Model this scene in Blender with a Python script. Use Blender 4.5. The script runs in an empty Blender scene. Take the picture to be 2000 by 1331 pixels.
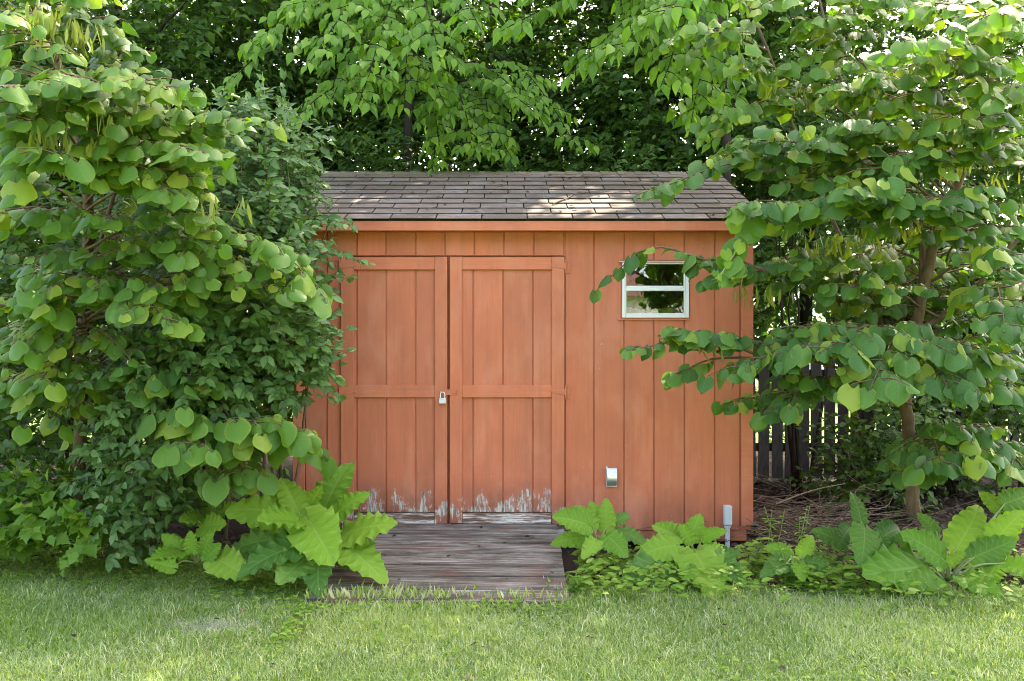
import bpy, bmesh, math, random
import numpy as np
from mathutils import Vector, Matrix

random.seed(7)
rng = np.random.default_rng(11)
scene = bpy.context.scene
COL = scene.collection

# ------------------------------------------------------------------ camera, sky, sun, exposure
F = 1680.0            # focal length in pixels of the 2000 px wide photograph
CAMY, CAMZ, HOR = -5.9, 1.316, 700.0
cam_data = bpy.data.cameras.new("camera")
cam = bpy.data.objects.new("camera", cam_data)
COL.objects.link(cam)
cam.location = (0, CAMY, CAMZ)
cam.rotation_euler = (math.radians(90), 0, 0)
cam_data.sensor_width = 36.0
cam_data.lens = F / 2000.0 * 36.0
cam_data.shift_y = (HOR - 665.5) / 2000.0
cam_data.clip_end = 1000.0
scene.camera = cam

SUN = Vector((0.30, 0.55, 0.86)).normalized()
elev = math.asin(SUN.z)
world = bpy.data.worlds.new("World")
scene.world = world
world.use_nodes = True
wn = world.node_tree
wn.nodes.clear()
sky = wn.nodes.new("ShaderNodeTexSky")
sky.sky_type = 'NISHITA'
sky.sun_disc = False
sky.sun_elevation = elev
sky.sun_rotation = math.atan2(SUN.x, SUN.y)
sky.air_density = 1.0
sky.dust_density = 4.0
sky.ozone_density = 0.6
bg = wn.nodes.new("ShaderNodeBackground")
bg.inputs[1].default_value = 0.15
wo = wn.nodes.new("ShaderNodeOutputWorld")
wn.links.new(sky.outputs[0], bg.inputs[0])
wn.links.new(bg.outputs[0], wo.inputs[0])

sl = bpy.data.lights.new("sun", 'SUN')
sl.energy = 2.6
sl.angle = math.radians(0.53)
sl.color = (1.0, 0.95, 0.86)
so = bpy.data.objects.new("sun", sl)
COL.objects.link(so)
so.rotation_euler = SUN.to_track_quat('Z', 'Y').to_euler()

vs = scene.view_settings
vs.view_transform = 'Standard'
vs.look = 'None'
vs.gamma = 1.0
vs.use_curve_mapping = False
vs.exposure = 3.42
try:
    vs.use_white_balance = True
    vs.white_balance_temperature = 7400.0
    vs.white_balance_tint = 14.0
except Exception:
    pass
cy = scene.cycles
cy.max_bounces = 7
cy.diffuse_bounces = 4
cy.glossy_bounces = 3
cy.transmission_bounces = 4
cy.transparent_max_bounces = 6
cy.use_denoising = True
cy.denoising_prefilter = 'NONE'
cy.filter_width = 1.0
cy.use_adaptive_sampling = False
cy.caustics_reflective = False
cy.caustics_refractive = False

# ------------------------------------------------------------------ placing helpers
def P(px, py, D):
    """photo pixel at distance D in front of the camera -> world point"""
    return np.array([(px - 1000.0) * D / F, D + CAMY, CAMZ + (HOR - py) * D / F])

def WX(px, D=5.9): return (px - 1000.0) * D / F
def WZ(py, D=5.9): return CAMZ + (HOR - py) * D / F

def unit(v):
    v = np.asarray(v, float)
    return v / np.maximum(np.linalg.norm(v, axis=-1, keepdims=True), 1e-9)

def tag(o, label=None, cat=None, group=None, kind=None):
    if label: o['label'] = label
    if cat: o['category'] = cat
    if group: o['group'] = group
    if kind: o['kind'] = kind
    return o

def thing(name, loc, label, cat, group=None):
    o = bpy.data.objects.new(name, None)
    o.empty_display_size = 0.1
    COL.objects.link(o)
    o.location = Vector([float(c) for c in loc])
    return tag(o, label, cat, group)

def link(name, me, mat=None, parent=None, loc=None):
    o = bpy.data.objects.new(name, me)
    if mat is not None and not me.materials: me.materials.append(mat)
    COL.objects.link(o)
    if parent is not None: o.parent = parent
    if loc is not None: o.location = Vector([float(c) for c in loc])
    return o

def np_mesh(name, verts, tris, uv=None, rnd=None, smooth=True):
    """verts (N,3), tris (M,3), uv per vertex (N,2), rnd per vertex (N,)"""
    me = bpy.data.meshes.new(name)
    nv, nt = len(verts), len(tris)
    me.vertices.add(nv)
    me.vertices.foreach_set("co", np.ascontiguousarray(verts, np.float32).ravel())
    me.loops.add(nt * 3)
    me.loops.foreach_set("vertex_index", np.ascontiguousarray(tris, np.int32).ravel())
    me.polygons.add(nt)
    me.polygons.foreach_set("loop_start", np.arange(0, nt * 3, 3, dtype=np.int32))
    me.polygons.foreach_set("use_smooth", np.full(nt, smooth, dtype=bool))
    me.update(calc_edges=True)
    if uv is not None:
        l = me.uv_layers.new(name="UVMap")
        l.data.foreach_set("uv", np.ascontiguousarray(uv[np.asarray(tris).ravel()], np.float32).ravel())
    if rnd is not None:
        a = me.attributes.new("rnd", 'FLOAT', 'POINT')
        a.data.foreach_set("value", np.ascontiguousarray(rnd, np.float32))
    return me

class MB:
    """small mesh builder: boxes, prisms and tubes in one bmesh"""
    def __init__(s): s.bm = bmesh.new()
    def box(s, x0, x1, y0, y1, z0, z1, bev=0.0):
        c = Vector(((x0 + x1) / 2, (y0 + y1) / 2, (z0 + z1) / 2))
        m = Matrix.Translation(c) @ Matrix.Diagonal((abs(x1 - x0), abs(y1 - y0), abs(z1 - z0), 1))
        r = bmesh.ops.create_cube(s.bm, size=1.0, matrix=m)
        if bev > 0:
            es = list({e for v in r['verts'] for e in v.link_edges})
            bmesh.ops.bevel(s.bm, geom=es, offset=bev, segments=1, affect='EDGES', profile=0.5)
        return s
    def prism(s, pts, y0, y1):
        """polygon in xz, extruded from y0 to y1"""
        a = [s.bm.verts.new((x, y0, z)) for x, z in pts]
        b = [s.bm.verts.new((x, y1, z)) for x, z in pts]
        n = len(pts)
        s.bm.faces.new(a); s.bm.faces.new(b[::-1])
        for i in range(n):
            s.bm.faces.new((a[i], b[i], b[(i + 1) % n], a[(i + 1) % n]))
        bmesh.ops.recalc_face_normals(s.bm, faces=s.bm.faces[:])
        return s
    def tube(s, pts, rad, sides=8):
        v, t = tube_arrays([np.asarray(p, float) for p in pts], rad, sides)
        vs_ = [s.bm.verts.new(c) for c in v]
        for f in t:
            try: s.bm.faces.new([vs_[i] for i in f])
            except ValueError: pass
        return s
    def build(s, name, mat, parent=None, origin=(0, 0, 0), smooth=False):
        me = bpy.data.meshes.new(name)
        for v in s.bm.verts: v.co -= Vector([float(c) for c in origin])
        s.bm.to_mesh(me); s.bm.free()
        if smooth:
            for p in me.polygons: p.use_smooth = True
        return link(name, me, mat, parent)

def spline(pts, n=6):
    """Catmull-Rom through pts (K,3+) -> denser polyline"""
    p = np.asarray(pts, float)
    if len(p) < 3:
        t = np.linspace(0, 1, n + 1)[:, None]
        return p[0] * (1 - t) + p[-1] * t
    q = np.vstack([2 * p[0] - p[1], p, 2 * p[-1] - p[-2]])
    out = []
    for i in range(1, len(q) - 2):
        for k in range(n):
            t = k / n
            a, b, c, d = q[i - 1], q[i], q[i + 1], q[i + 2]
            out.append(.5 * ((2 * b) + (-a + c) * t + (2 * a - 5 * b + 4 * c - d) * t * t + (-a + 3 * b - 3 * c + d) * t ** 3))
    out.append(p[-1])
    return np.array(out)

def tube_arrays(pts, rad, sides=6):
    pts = np.asarray(pts, float)
    n = len(pts)
    rad = np.full(n, rad) if np.isscalar(rad) else np.interp(np.linspace(0, 1, n), np.linspace(0, 1, len(rad)), rad)
    tan = unit(np.gradient(pts, axis=0))
    ref = np.array([0.0, 0, 1]) if abs(tan[0][2]) < .9 else np.array([1.0, 0, 0])
    a = np.cross(tan, ref); a = unit(a); b = np.cross(tan, a)
    ang = np.linspace(0, 2 * math.pi, sides, endpoint=False)
    v = pts[:, None] + rad[:, None, None] * (np.cos(ang)[None, :, None] * a[:, None] + np.sin(ang)[None, :, None] * b[:, None])
    v = v.reshape(-1, 3)
    t = []
    for i in range(n - 1):
        for k in range(sides):
            q = (k + 1) % sides
            i0, i1, i2, i3 = i * sides + k, i * sides + q, (i + 1) * sides + q, (i + 1) * sides + k
            t += [(i0, i1, i2), (i0, i2, i3)]
    return v, np.array(t, int)

# ------------------------------------------------------------------ materials
class NT:
    def __init__(s, name):
        s.m = bpy.data.materials.new(name); s.m.use_nodes = True
        s.t = s.m.node_tree; s.t.nodes.clear()
        s.out = s.n("ShaderNodeOutputMaterial")
    def n(s, typ, **kw):
        nd = s.t.nodes.new(typ)
        for k, v in kw.items(): setattr(nd, k, v)
        return nd
    def l(s, a, b): s.t.links.new(a, b)
    def val(s, nd, i, v):
        if isinstance(v, bpy.types.NodeSocket): s.l(v, nd.inputs[i])
        else: nd.inputs[i].default_value = v
    def math(s, op, a, b=0.0, c=0.0, clamp=False):
        nd = s.n("ShaderNodeMath", operation=op, use_clamp=clamp)
        s.val(nd, 0, a); s.val(nd, 1, b); s.val(nd, 2, c)
        return nd.outputs[0]
    def mix(s, f, a, b, mode='MIX'):
        nd = s.n("ShaderNodeMix", data_type='RGBA', blend_type=mode)
        s.val(nd, 0, f)
        for i, v in ((6, a), (7, b)):
            s.val(nd, i, v if isinstance(v, bpy.types.NodeSocket) else (*v, 1.0))
        return nd.outputs[2]
    def noise(s, vec, scale, detail=3.0, rough=.55, dist=0.0):
        nd = s.n("ShaderNodeTexNoise")
        if vec is not None: s.l(vec, nd.inputs['Vector'])
        nd.inputs['Scale'].default_value = scale
        nd.inputs['Detail'].default_value = detail
        nd.inputs['Roughness'].default_value = rough
        nd.inputs['Distortion'].default_value = dist
        return nd.outputs[0]
    def ramp(s, f, stops, interp='LINEAR'):
        nd = s.n("ShaderNodeValToRGB")
        nd.color_ramp.interpolation = interp
        e = nd.color_ramp.elements
        while len(e) < len(stops): e.new(.5)
        for i, (p, c) in enumerate(stops):
            e[i].position = p
            e[i].color = (*c, 1.0) if not np.isscalar(c) else (c, c, c, 1.0)
        s.val(nd, 0, f)
        return nd.outputs[0]
    def mapr(s, f, a, b, c=0.0, d=1.0):
        nd = s.n("ShaderNodeMapRange")
        s.val(nd, 0, f)
        for i, v in zip((1, 2, 3, 4), (a, b, c, d)): nd.inputs[i].default_value = v
        return nd.outputs[0]
    def coords(s, scale=(1, 1, 1), jitter=0.0):
        tc = s.n("ShaderNodeTexCoord")
        v = tc.outputs['Object']
        if jitter:
            oi = s.n("ShaderNodeObjectInfo")
            sc_ = s.n("ShaderNodeVectorMath", operation='SCALE')
            cb = s.n("ShaderNodeCombineXYZ")
            r = oi.outputs['Random']
            s.l(r, cb.inputs[0]); s.l(s.math('FRACT', s.math('MULTIPLY', r, 7.31)), cb.inputs[1]); s.l(s.math('FRACT', s.math('MULTIPLY', r, 13.7)), cb.inputs[2])
            s.l(cb.outputs[0], sc_.inputs[0]); sc_.inputs[3].default_value = jitter
            ad = s.n("ShaderNodeVectorMath", operation='ADD')
            s.l(v, ad.inputs[0]); s.l(sc_.outputs[0], ad.inputs[1]); v = ad.outputs[0]
        mp = s.n("ShaderNodeMapping")
        mp.inputs['Scale'].default_value = scale
        s.l(v, mp.inputs[0])
        return mp.outputs[0]
    def bump(s, h, strength, dist=.01):
        nd = s.n("ShaderNodeBump")
        nd.inputs['Strength'].default_value = strength
        nd.inputs['Distance'].default_value = dist
        s.l(h, nd.inputs['Height'])
        return nd.outputs[0]
    def bsdf(s, col, rough=.6, spec=.4, normal=None, metal=0.0):
        b = s.n("ShaderNodeBsdfPrincipled")
        s.val(b, 'Base Color', col if isinstance(col, bpy.types.NodeSocket) else (*col, 1))
        s.val(b, 'Roughness', rough)
        b.inputs['Specular IOR Level'].default_value = spec
        b.inputs['Metallic'].default_value = metal
        if normal is not None: s.l(normal, b.inputs['Normal'])
        return b
    def done(s, sh):
        s.l(sh.outputs[0] if hasattr(sh, 'outputs') else sh, s.out.inputs[0])
        return s.m

def leaf_mat(name, cols, trans=.4, rough=.42, spec=.5, edge=0.0, edge_col=(.2, .26, .04), veins=6.0, vein=.35, tcol=(1.5, 1.75, .55), back=.35, vcol=(.16, .24, .08)):
    s = NT(name)
    at = s.n("ShaderNodeAttribute", attribute_name="rnd")
    oi = s.n("ShaderNodeObjectInfo")
    r = s.math('FRACT', s.math('ADD', at.outputs['Fac'], oi.outputs['Random']))
    c = s.ramp(r, [(i / max(1, len(cols) - 1), k) for i, k in enumerate(cols)])
    uv = s.n("ShaderNodeUVMap")
    sp = s.n("ShaderNodeSeparateXYZ"); s.l(uv.outputs[0], sp.inputs[0])
    u = s.math('ABSOLUTE', s.math('MULTIPLY_ADD', sp.outputs[0], 2.0, -1.0))
    v = sp.outputs[1]
    side = s.math('FRACT', s.math('SUBTRACT', s.math('MULTIPLY', v, veins), s.math('MULTIPLY', u, 1.6)))
    sv = s.mapr(s.math('ABSOLUTE', s.math('SUBTRACT', side, .5)), 0.0, .14, 1.0, 0.0)
    mid = s.mapr(u, 0.0, .07, 1.0, 0.0)
    vm = s.math('MAXIMUM', mid, s.math('MULTIPLY', sv, .6))
    big = s.noise(s.coords((1, 1, 1)), 9.0, 2.0)
    c = s.mix(s.mapr(big, .3, .75, 0.0, .35), c, (.9, 1.0, .8), 'MULTIPLY')
    c = s.mix(s.math('MULTIPLY', vm, vein), c, s.mix(.5, c, vcol))
    if edge > 0:
        c = s.mix(s.math('MULTIPLY', s.mapr(s.math('MAXIMUM', u, v), .75, 1.0), s.mapr(r, .45, 1.0, .15 * edge, edge)), c, edge_col)
    geo = s.n("ShaderNodeNewGeometry")
    cb = s.mix(s.math('MULTIPLY', geo.outputs['Backfacing'], back), c, (.17, .23, .12))
    bmp = s.bump(s.math('SUBTRACT', s.noise(s.coords((1, 1, 1)), 60.0, 2.0), s.math('MULTIPLY', vm, .8)), .25, .002)
    b = s.bsdf(cb, rough, spec, bmp)
    t = s.n("ShaderNodeBsdfTranslucent")
    s.l(s.mix(1.0, c, tcol, 'MULTIPLY'), t.inputs[0])
    mx = s.n("ShaderNodeMixShader"); mx.inputs[0].default_value = trans
    s.l(b.outputs[0], mx.inputs[1]); s.l(t.outputs[0], mx.inputs[2])
    return s.done(mx)

def bark_mat(name, a, b, sc=8.0):
    s = NT(name)
    n1 = s.noise(s.coords((1, 1, .25)), sc * 4, 5.0, .65)
    n2 = s.noise(s.coords((1, 1, 1)), sc * .6, 3.0)
    c = s.mix(s.mapr(n1, .3, .7), a, b)
    c = s.mix(s.mapr(n2, .5, .75, 0, .5), c, tuple(x * .8 for x in (a[0] + .01, a[1] + .02, a[2])))
    return s.done(s.bsdf(c, .95, .06, s.bump(n1, .6, .01)))

def paint_mat(name, peel=0.0, grain='z', tone=(1, 1, 1)):
    """red brown paint on wood: faded blotches, fine grain, peeled to bare wood low on the doors"""
    s = NT(name)
    base = tuple(a * b for a, b in zip((.55, .155, .076), tone))
    g = (45, 45, 2.2) if grain == 'z' else (2.2, 45, 45)
    gr = s.noise(s.coords(g, 3.0), 1.6, 4.0, .6)
    bl = s.noise(s.coords((1, 1, .6), .6), 2.6, 4.0, .6)
    fl = s.noise(s.coords((1, 1, 1), 5.0), 55.0, 2.0)
    c = s.mix(s.mapr(bl, .35, .7), tuple(x * .86 for x in base), tuple(min(1, x * 1.12) for x in base))
    c = s.mix(s.mapr(gr, .42, .66, 0, .28), c, (base[0] * .66, base[1] * .62, base[2] * .6))
    c = s.mix(s.mapr(fl, .66, .74, 0, .25), c, (.22, .075, .045))
    oi = s.n("ShaderNodeObjectInfo")
    c = s.mix(s.mapr(oi.outputs['Random'], 0, 1, 0.0, .30), c, (.33, .11, .06))
    tcz = s.n("ShaderNodeTexCoord"); spz = s.n("ShaderNodeSeparateXYZ"); s.l(tcz.outputs['Object'], spz.inputs[0])
    splash = s.noise(s.coords((9, 9, 5)), 1.0, 5.0, .7)
    low = s.math('MULTIPLY', s.mapr(spz.outputs[2], .16, .50, 1.0, 0.0), s.mapr(splash, .38, .62))
    c = s.mix(s.math('MULTIPLY', low, .55), c, (.17, .075, .045))
    run = s.noise(s.coords((16, 16, .5)), 1.0, 4.0, .6)
    c = s.mix(s.mapr(run, .54, .72, 0, .35), c, (.30, .105, .055))
    chalk = s.noise(s.coords((3, 3, 1.4)), 1.3, 4.0, .6)
    c = s.mix(s.mapr(chalk, .5, .72, 0, .40), c, (.62, .26, .16))
    chip = s.noise(s.coords((60, 60, 30)), 1.0, 3.0, .6)
    c = s.mix(s.mapr(chip, .735, .75, 0, .7), c, (.5, .40, .33))
    h = gr
    rough = .62
    if peel > 0:
        tc = s.n("ShaderNodeTexCoord")
        sp = s.n("ShaderNodeSeparateXYZ"); s.l(tc.outputs['Object'], sp.inputs[0])
        st = s.noise(s.coords((46, 46, 13)), 1.0, 8.0, .8)
        patch = s.noise(s.coords((1, 1, .75)), 9.0, 3.0)
        hz = s.mapr(sp.outputs[2], .26, .26 + .24 * peel, 1.0, 0.0)
        m = s.math('ADD', s.math('MULTIPLY', hz, .285), s.math('ADD', s.math('MULTIPLY', st, .95), s.math('MULTIPLY', s.math('SUBTRACT', patch, .5), 1.15)))
        mask = s.math('MULTIPLY', s.mapr(m, .70, .76), s.mapr(hz, .02, .12))
        dirt = s.math('MULTIPLY', s.math('POWER', hz, .8), .75)
        c = s.mix(s.math('MULTIPLY', dirt, s.mapr(patch, .62, .35, .25, 1)), c, (.15, .07, .05))
        n3 = s.noise(s.coords((80, 80, 12)), 1.0, 5.0, .75)
        bare = s.ramp(n3, [(.36, (.11, .075, .058)), (.47, (.30, .24, .20)), (.60, (.58, .51, .45))])
        c = s.mix(mask, c, bare)
        h = s.math('SUBTRACT', gr, s.math('MULTIPLY', mask, .8))
    return s.done(s.bsdf(c, rough, .3, s.bump(h, .3, .004)))

def weathered_mat(name, kind):
    s = NT(name)
    v = s.coords((1.3, 13, 13), 4.0)
    g = s.noise(v, 1.5, 7.0, .7)
    fine = s.noise(s.coords((5, 75, 75), 4.0), 1.0, 6.0, .78)
    blot = s.noise(s.coords((1.6, 3.5, 3.5), 2.0), 2.0, 3.0)
    mixn = s.math('ADD', s.math('MULTIPLY', g, .55), s.math('MULTIPLY', fine, .45))
    oi = s.n('ShaderNodeObjectInfo')
    mixn = s.math('ADD', mixn, s.mapr(oi.outputs['Random'], 0, 1, -.035, .035))
    if kind == 'sill':
        c = s.ramp(mixn, [(.36, (.06, .035, .028)), (.45, (.17, .09, .065)), (.495, (.30, .23, .19)), (.53, (.60, .56, .51)), (.64, (.72, .68, .63))])
    else:
        c = s.ramp(mixn, [(.35, (.025, .021, .015)), (.45, (.085, .070, .052)), (.52, (.16, .137, .108)), (.58, (.27, .238, .195)), (.66, (.52, .475, .40))])
        red = s.math('MULTIPLY', s.mapr(blot, .52, .62, 0, .8), s.mapr(fine, .60, .44))
        c = s.mix(s.math('MULTIPLY', red, .75), c, (.14, .058, .038))
        dk = s.noise(s.coords((2.5, 5, 5), 6.0), 1.5, 4.0, .65)
        c = s.mix(s.mapr(dk, .5, .7, 0, .6), c, (.035, .028, .02))
    return s.done(s.bsdf(c, .85, .2, s.bump(mixn, .9, .008)))

def shingle_mat():
    s = NT("asphalt_shingle")
    oi = s.n("ShaderNodeObjectInfo")
    gran = s.noise(s.coords((1, 1, 1)), 420.0, 2.0, .7)
    bl = s.noise(s.coords((1, 1, 1)), 3.2, 5.0, .65)
    wash = s.noise(s.coords((1.4, 3.5, 3.5)), 2.4, 4.0, .6)
    c = s.ramp(oi.outputs['Random'], [(0, (.085, .062, .046)), (.5, (.118, .088, .066)), (1, (.155, .118, .090))])
    c = s.mix(s.mapr(gran, .35, .7, 0, .55), c, (.175, .14, .11))
    c = s.mix(s.mapr(bl, .5, .75, 0, .45), c, (.26, .245, .235))
    tc = s.n("ShaderNodeTexCoord"); sp = s.n("ShaderNodeSeparateXYZ"); s.l(tc.outputs['Object'], sp.inputs[0])
    # lichen along the left rake and the ridge
    mo = s.math('MAXIMUM', s.mapr(sp.outputs[0], -1.15, -1.6), s.mapr(sp.outputs[1], 1.0, 1.22, 0, .8))
    mo = s.math('MULTIPLY', mo, s.mapr(wash, .35, .6))
    c = s.mix(s.math('MULTIPLY', mo, .55), c, (.20, .155, .055))
    return s.done(s.bsdf(c, .9, .25, s.bump(s.math('ADD', gran, bl), .5, .003)))

def plain_mat(name, col, rough=.5, spec=.4, metal=0.0, var=.15, sc=20.0):
    s = NT(name)
    n = s.noise(s.coords(), sc, 4.0, .6)
    c = s.mix(s.mapr(n, .35, .7, 0, var), col, tuple(x * .55 for x in col))
    return s.done(s.bsdf(c, rough, spec, s.bump(n, .08, .002), metal))

def glass_mat():
    s = NT("window_glass")
    t = s.n("ShaderNodeBsdfTransparent"); t.inputs[0].default_value = (.86, .89, .88, 1)
    g = s.n("ShaderNodeBsdfGlossy"); g.inputs['Roughness'].default_value = .015
    g.inputs[0].default_value = (1, 1, 1, 1)
    fr = s.n("ShaderNodeFresnel"); fr.inputs[0].default_value = 1.65
    mx = s.n("ShaderNodeMixShader")
    s.l(s.math('MULTIPLY', fr.outputs[0], 1.6, clamp=True), mx.inputs[0]); s.l(t.outputs[0], mx.inputs[1]); s.l(g.outputs[0], mx.inputs[2])
    return s.done(mx)

def ground_mat():
    s = NT("soil_and_turf")
    tc = s.n("ShaderNodeTexCoord")
    sp = s.n("ShaderNodeSeparateXYZ"); s.l(tc.outputs['Object'], sp.inputs[0])
    n1 = s.noise(tc.outputs['Object'], 2.2, 5.0, .6)
    n2 = s.noise(tc.outputs['Object'], 45.0, 4.0, .7)
    n3 = s.noise(tc.outputs['Object'], .35, 3.0)
    soil = s.ramp(n2, [(.3, (.018, .013, .009)), (.55, (.045, .033, .023)), (.75, (.095, .072, .052))])
    turf = s.ramp(n2, [(.3, (.07, .11, .03)), (.55, (.13, .18, .055)), (.75, (.20, .22, .11))])
    y = s.math('ADD', sp.outputs[1], s.math('MULTIPLY', s.math('SUBTRACT', n1, .5), .7))
    y = s.math('SUBTRACT', y, s.mapr(sp.outputs[0], -1.0, -1.5, 0.0, .75))
    bed = s.math('MULTIPLY', s.mapr(y, -1.15, -.85), s.mapr(y, 7.2, 6.6))
    far = s.ramp(n3, [(.35, (.09, .16, .03)), (.65, (.14, .20, .05))])
    turf = s.mix(s.mapr(s.math('ABSOLUTE', sp.outputs[1]), 5.0, 8.0), turf, far)
    c = s.mix(bed, turf, soil)
    return s.done(s.bsdf(c, .95, .1, s.bump(n2, .8, .02)))

M = {}
M['paint'] = paint_mat("red_brown_paint")
M['paint_h'] = paint_mat("red_brown_paint_rails", 0, 'x', (1.06, 1.06, 1.04))
M['paint_peel'] = paint_mat("red_brown_paint_peeling", 1.0)
M['paint_stile'] = paint_mat("red_brown_paint_stiles", .45, 'z', (1.05, 1.05, 1.03))
M['sill_wood'] = weathered_mat("peeled_sill_wood", 'sill')
M['ramp_wood'] = weathered_mat("weathered_ramp_wood", 'ramp')
M['shingle'] = shingle_mat()
M['deck'] = plain_mat("roof_felt", (.03, .027, .025), .9, .1)
M['deck_brown'] = plain_mat("brown_roofing", (.10, .055, .045), .9, .1)
M['white'] = plain_mat("white_vinyl", (.66, .66, .64), .4, .4, 0, .12, 9)
M['glass'] = glass_mat()
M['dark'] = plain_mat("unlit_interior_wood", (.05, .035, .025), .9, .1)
M['alu'] = plain_mat("brushed_aluminium", (.62, .65, .68), .38, .5, .85, .25, 60)
M['grey_pvc'] = plain_mat("grey_pvc", (.50, .53, .55), .45, .4, 0, .15, 30)
M['steel'] = plain_mat("galvanised_steel", (.56, .60, .64), .5, .5, .1, .3, 80)
M['chrome'] = plain_mat("chromed_shackle", (.72, .74, .76), .3, .5, .5, .1, 50)
M['ground'] = ground_mat()
M['fence'] = bark_mat("grey_fence_wood", (.045, .037, .03), (.095, .08, .066), 9)
M['bark_redbud'] = bark_mat("redbud_bark", (.085, .055, .036), (.17, .12, .082), 10)
M['bark_dark'] = bark_mat("dark_bark", (.016, .013, .010), (.045, .036, .027), 6)
M['twig'] = bark_mat("twig_bark", (.10, .065, .04), (.20, .14, .09), 14)
M['stem_green'] = plain_mat("green_stem", (.16, .22, .06), .5, .4)
M['stem_pale'] = plain_mat("pale_burdock_stalk", (.26, .32, .13), .5, .4)
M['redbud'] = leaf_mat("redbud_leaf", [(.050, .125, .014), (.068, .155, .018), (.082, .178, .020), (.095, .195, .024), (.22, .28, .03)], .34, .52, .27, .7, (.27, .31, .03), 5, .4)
M['redbud_shade'] = leaf_mat("redbud_leaf_shade_tone", [(.034, .098, .018), (.046, .120, .021), (.058, .140, .022), (.074, .165, .022), (.22, .28, .03)], .32, .52, .27, .6, (.24, .28, .03), 5, .4)  # darker, bluer copy of the redbud leaf; shade is put into its colour
M['honey'] = leaf_mat("honeysuckle_leaf", [(.046, .108, .024), (.062, .135, .032), (.080, .160, .038), (.105, .195, .046)], .27, .5, .32, 0, veins=5, vein=.4)
M['pointed'] = leaf_mat("pointed_tree_leaf", [(.07, .165, .012), (.095, .205, .015), (.12, .24, .018), (.165, .28, .024)], .45, .5, .25, .2, veins=6, vein=.4)
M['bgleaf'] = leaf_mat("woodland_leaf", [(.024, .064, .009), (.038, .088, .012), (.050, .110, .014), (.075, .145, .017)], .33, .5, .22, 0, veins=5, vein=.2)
M['grape'] = leaf_mat("creeper_leaf", [(.07, .165, .014), (.095, .205, .018), (.125, .24, .022), (.21, .31, .03)], .42, .5, .25, .2, veins=5, vein=.3)
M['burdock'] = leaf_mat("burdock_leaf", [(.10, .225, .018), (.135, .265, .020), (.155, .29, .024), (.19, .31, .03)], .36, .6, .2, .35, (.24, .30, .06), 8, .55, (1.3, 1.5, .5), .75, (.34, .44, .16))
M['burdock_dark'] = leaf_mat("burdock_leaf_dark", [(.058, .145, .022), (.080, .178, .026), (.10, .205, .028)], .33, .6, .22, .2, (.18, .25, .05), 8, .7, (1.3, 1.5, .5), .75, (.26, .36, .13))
M['pod'] = leaf_mat("redbud_pod", [(.14, .17, .025), (.18, .21, .035), (.22, .23, .04)], .35, .5, .3, 0, veins=1, vein=.1)
M['clover'] = leaf_mat("clover_leaf", [(.09, .19, .018), (.13, .235, .024), (.17, .275, .03), (.24, .32, .05)], .38, .5, .25)
M['grass'] = leaf_mat("lawn_grass_blade", [(.12, .19, .030), (.19, .275, .048), (.265, .345, .075), (.36, .41, .13), (.60, .57, .40)], .35, .5, .25, 0, veins=1, vein=.0)
M['straw'] = leaf_mat("dry_grass_clipping", [(.30, .30, .20), (.40, .39, .30), (.52, .50, .42)], .2, .7, .2, 0, veins=1, vein=0, tcol=(1, 1, .8))
M['dead'] = leaf_mat("dead_leaf", [(.022, .014, .009), (.045, .029, .018), (.075, .048, .03), (.14, .098, .066)], .12, .8, .15, 0, veins=5, vein=.2, tcol=(1.2, .9, .5))
M['dry_twig'] = bark_mat("dry_twig", (.075, .052, .036), (.19, .145, .105), 14)

# ------------------------------------------------------------------ leaf templates (verts, tris, uv)
def grid_leaf(vrows, ucols, xy, zf):
    V, UV = [], []
    for v in vrows:
        for u in ucols:
            x, y = xy(u, v)
            V.append((x, y, zf(u, v, x, y))); UV.append(((u + 1) / 2, v))
    nc = len(ucols); T = []
    for i in range(len(vrows) - 1):
        for k in range(nc - 1):
            a, b, c, d = i * nc + k, i * nc + k + 1, (i + 1) * nc + k + 1, (i + 1) * nc + k
            T += [(a, b, c), (a, c, d)]
    return np.array(V, float), np.array(T, int), np.array(UV, float)

def wtab(tab):
    xs, ys = zip(*tab)
    return lambda v: float(np.interp(v, xs, ys))

def heart(seed, hi=True):
    r = random.Random(seed)
    w = wtab([(0, .20), (.05, .36), (.13, .47), (.26, .545), (.4, .55), (.54, .49), (.68, .385), (.82, .23), (.93, .08), (1, 0.0)])
    cup, fold, ph, tip, tw = r.uniform(.30, .62), r.uniform(-.05, .18), r.uniform(0, 6), r.uniform(.05, .3), r.uniform(-.15, .15)
    def xy(u, v):
        return u * w(v), v - .24 * abs(u) ** 1.4 * (1 - v) ** 2.8
    def zf(u, v, x, y):
        return fold * abs(x) - cup * (x * x * 2.2) - tip * v * v + .03 * abs(u) * math.sin(v * 9 + ph + 2 * u) + tw * x * v
    return grid_leaf([0, .05, .14, .3, .48, .66, .83, 1.0] if hi else [0, .25, .6, 1.0], [-1, -.55, 0, .55, 1] if hi else [-1, 0, 1], xy, zf)

def ovate(seed, wid=.27, tip=.2, rows=5, cols=3, acum=True):
    r = random.Random(seed)
    w = wtab([(0, .03), (.12, wid * .62), (.32, wid), (.52, wid * .88), (.72, wid * .5), (.86, wid * (.2 if acum else .33)), (1, 0)])
    fold, tp, ph = r.uniform(.1, .45), r.uniform(.3, 1.0) * tip, r.uniform(0, 6)
    def zf(u, v, x, y): return fold * abs(x) - tp * v * v + .02 * abs(u) * math.sin(v * 10 + ph)
    return grid_leaf(list(np.linspace(0, 1, rows)), list(np.linspace(-1, 1, cols)), lambda u, v: (u * w(v), v), zf)

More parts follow.
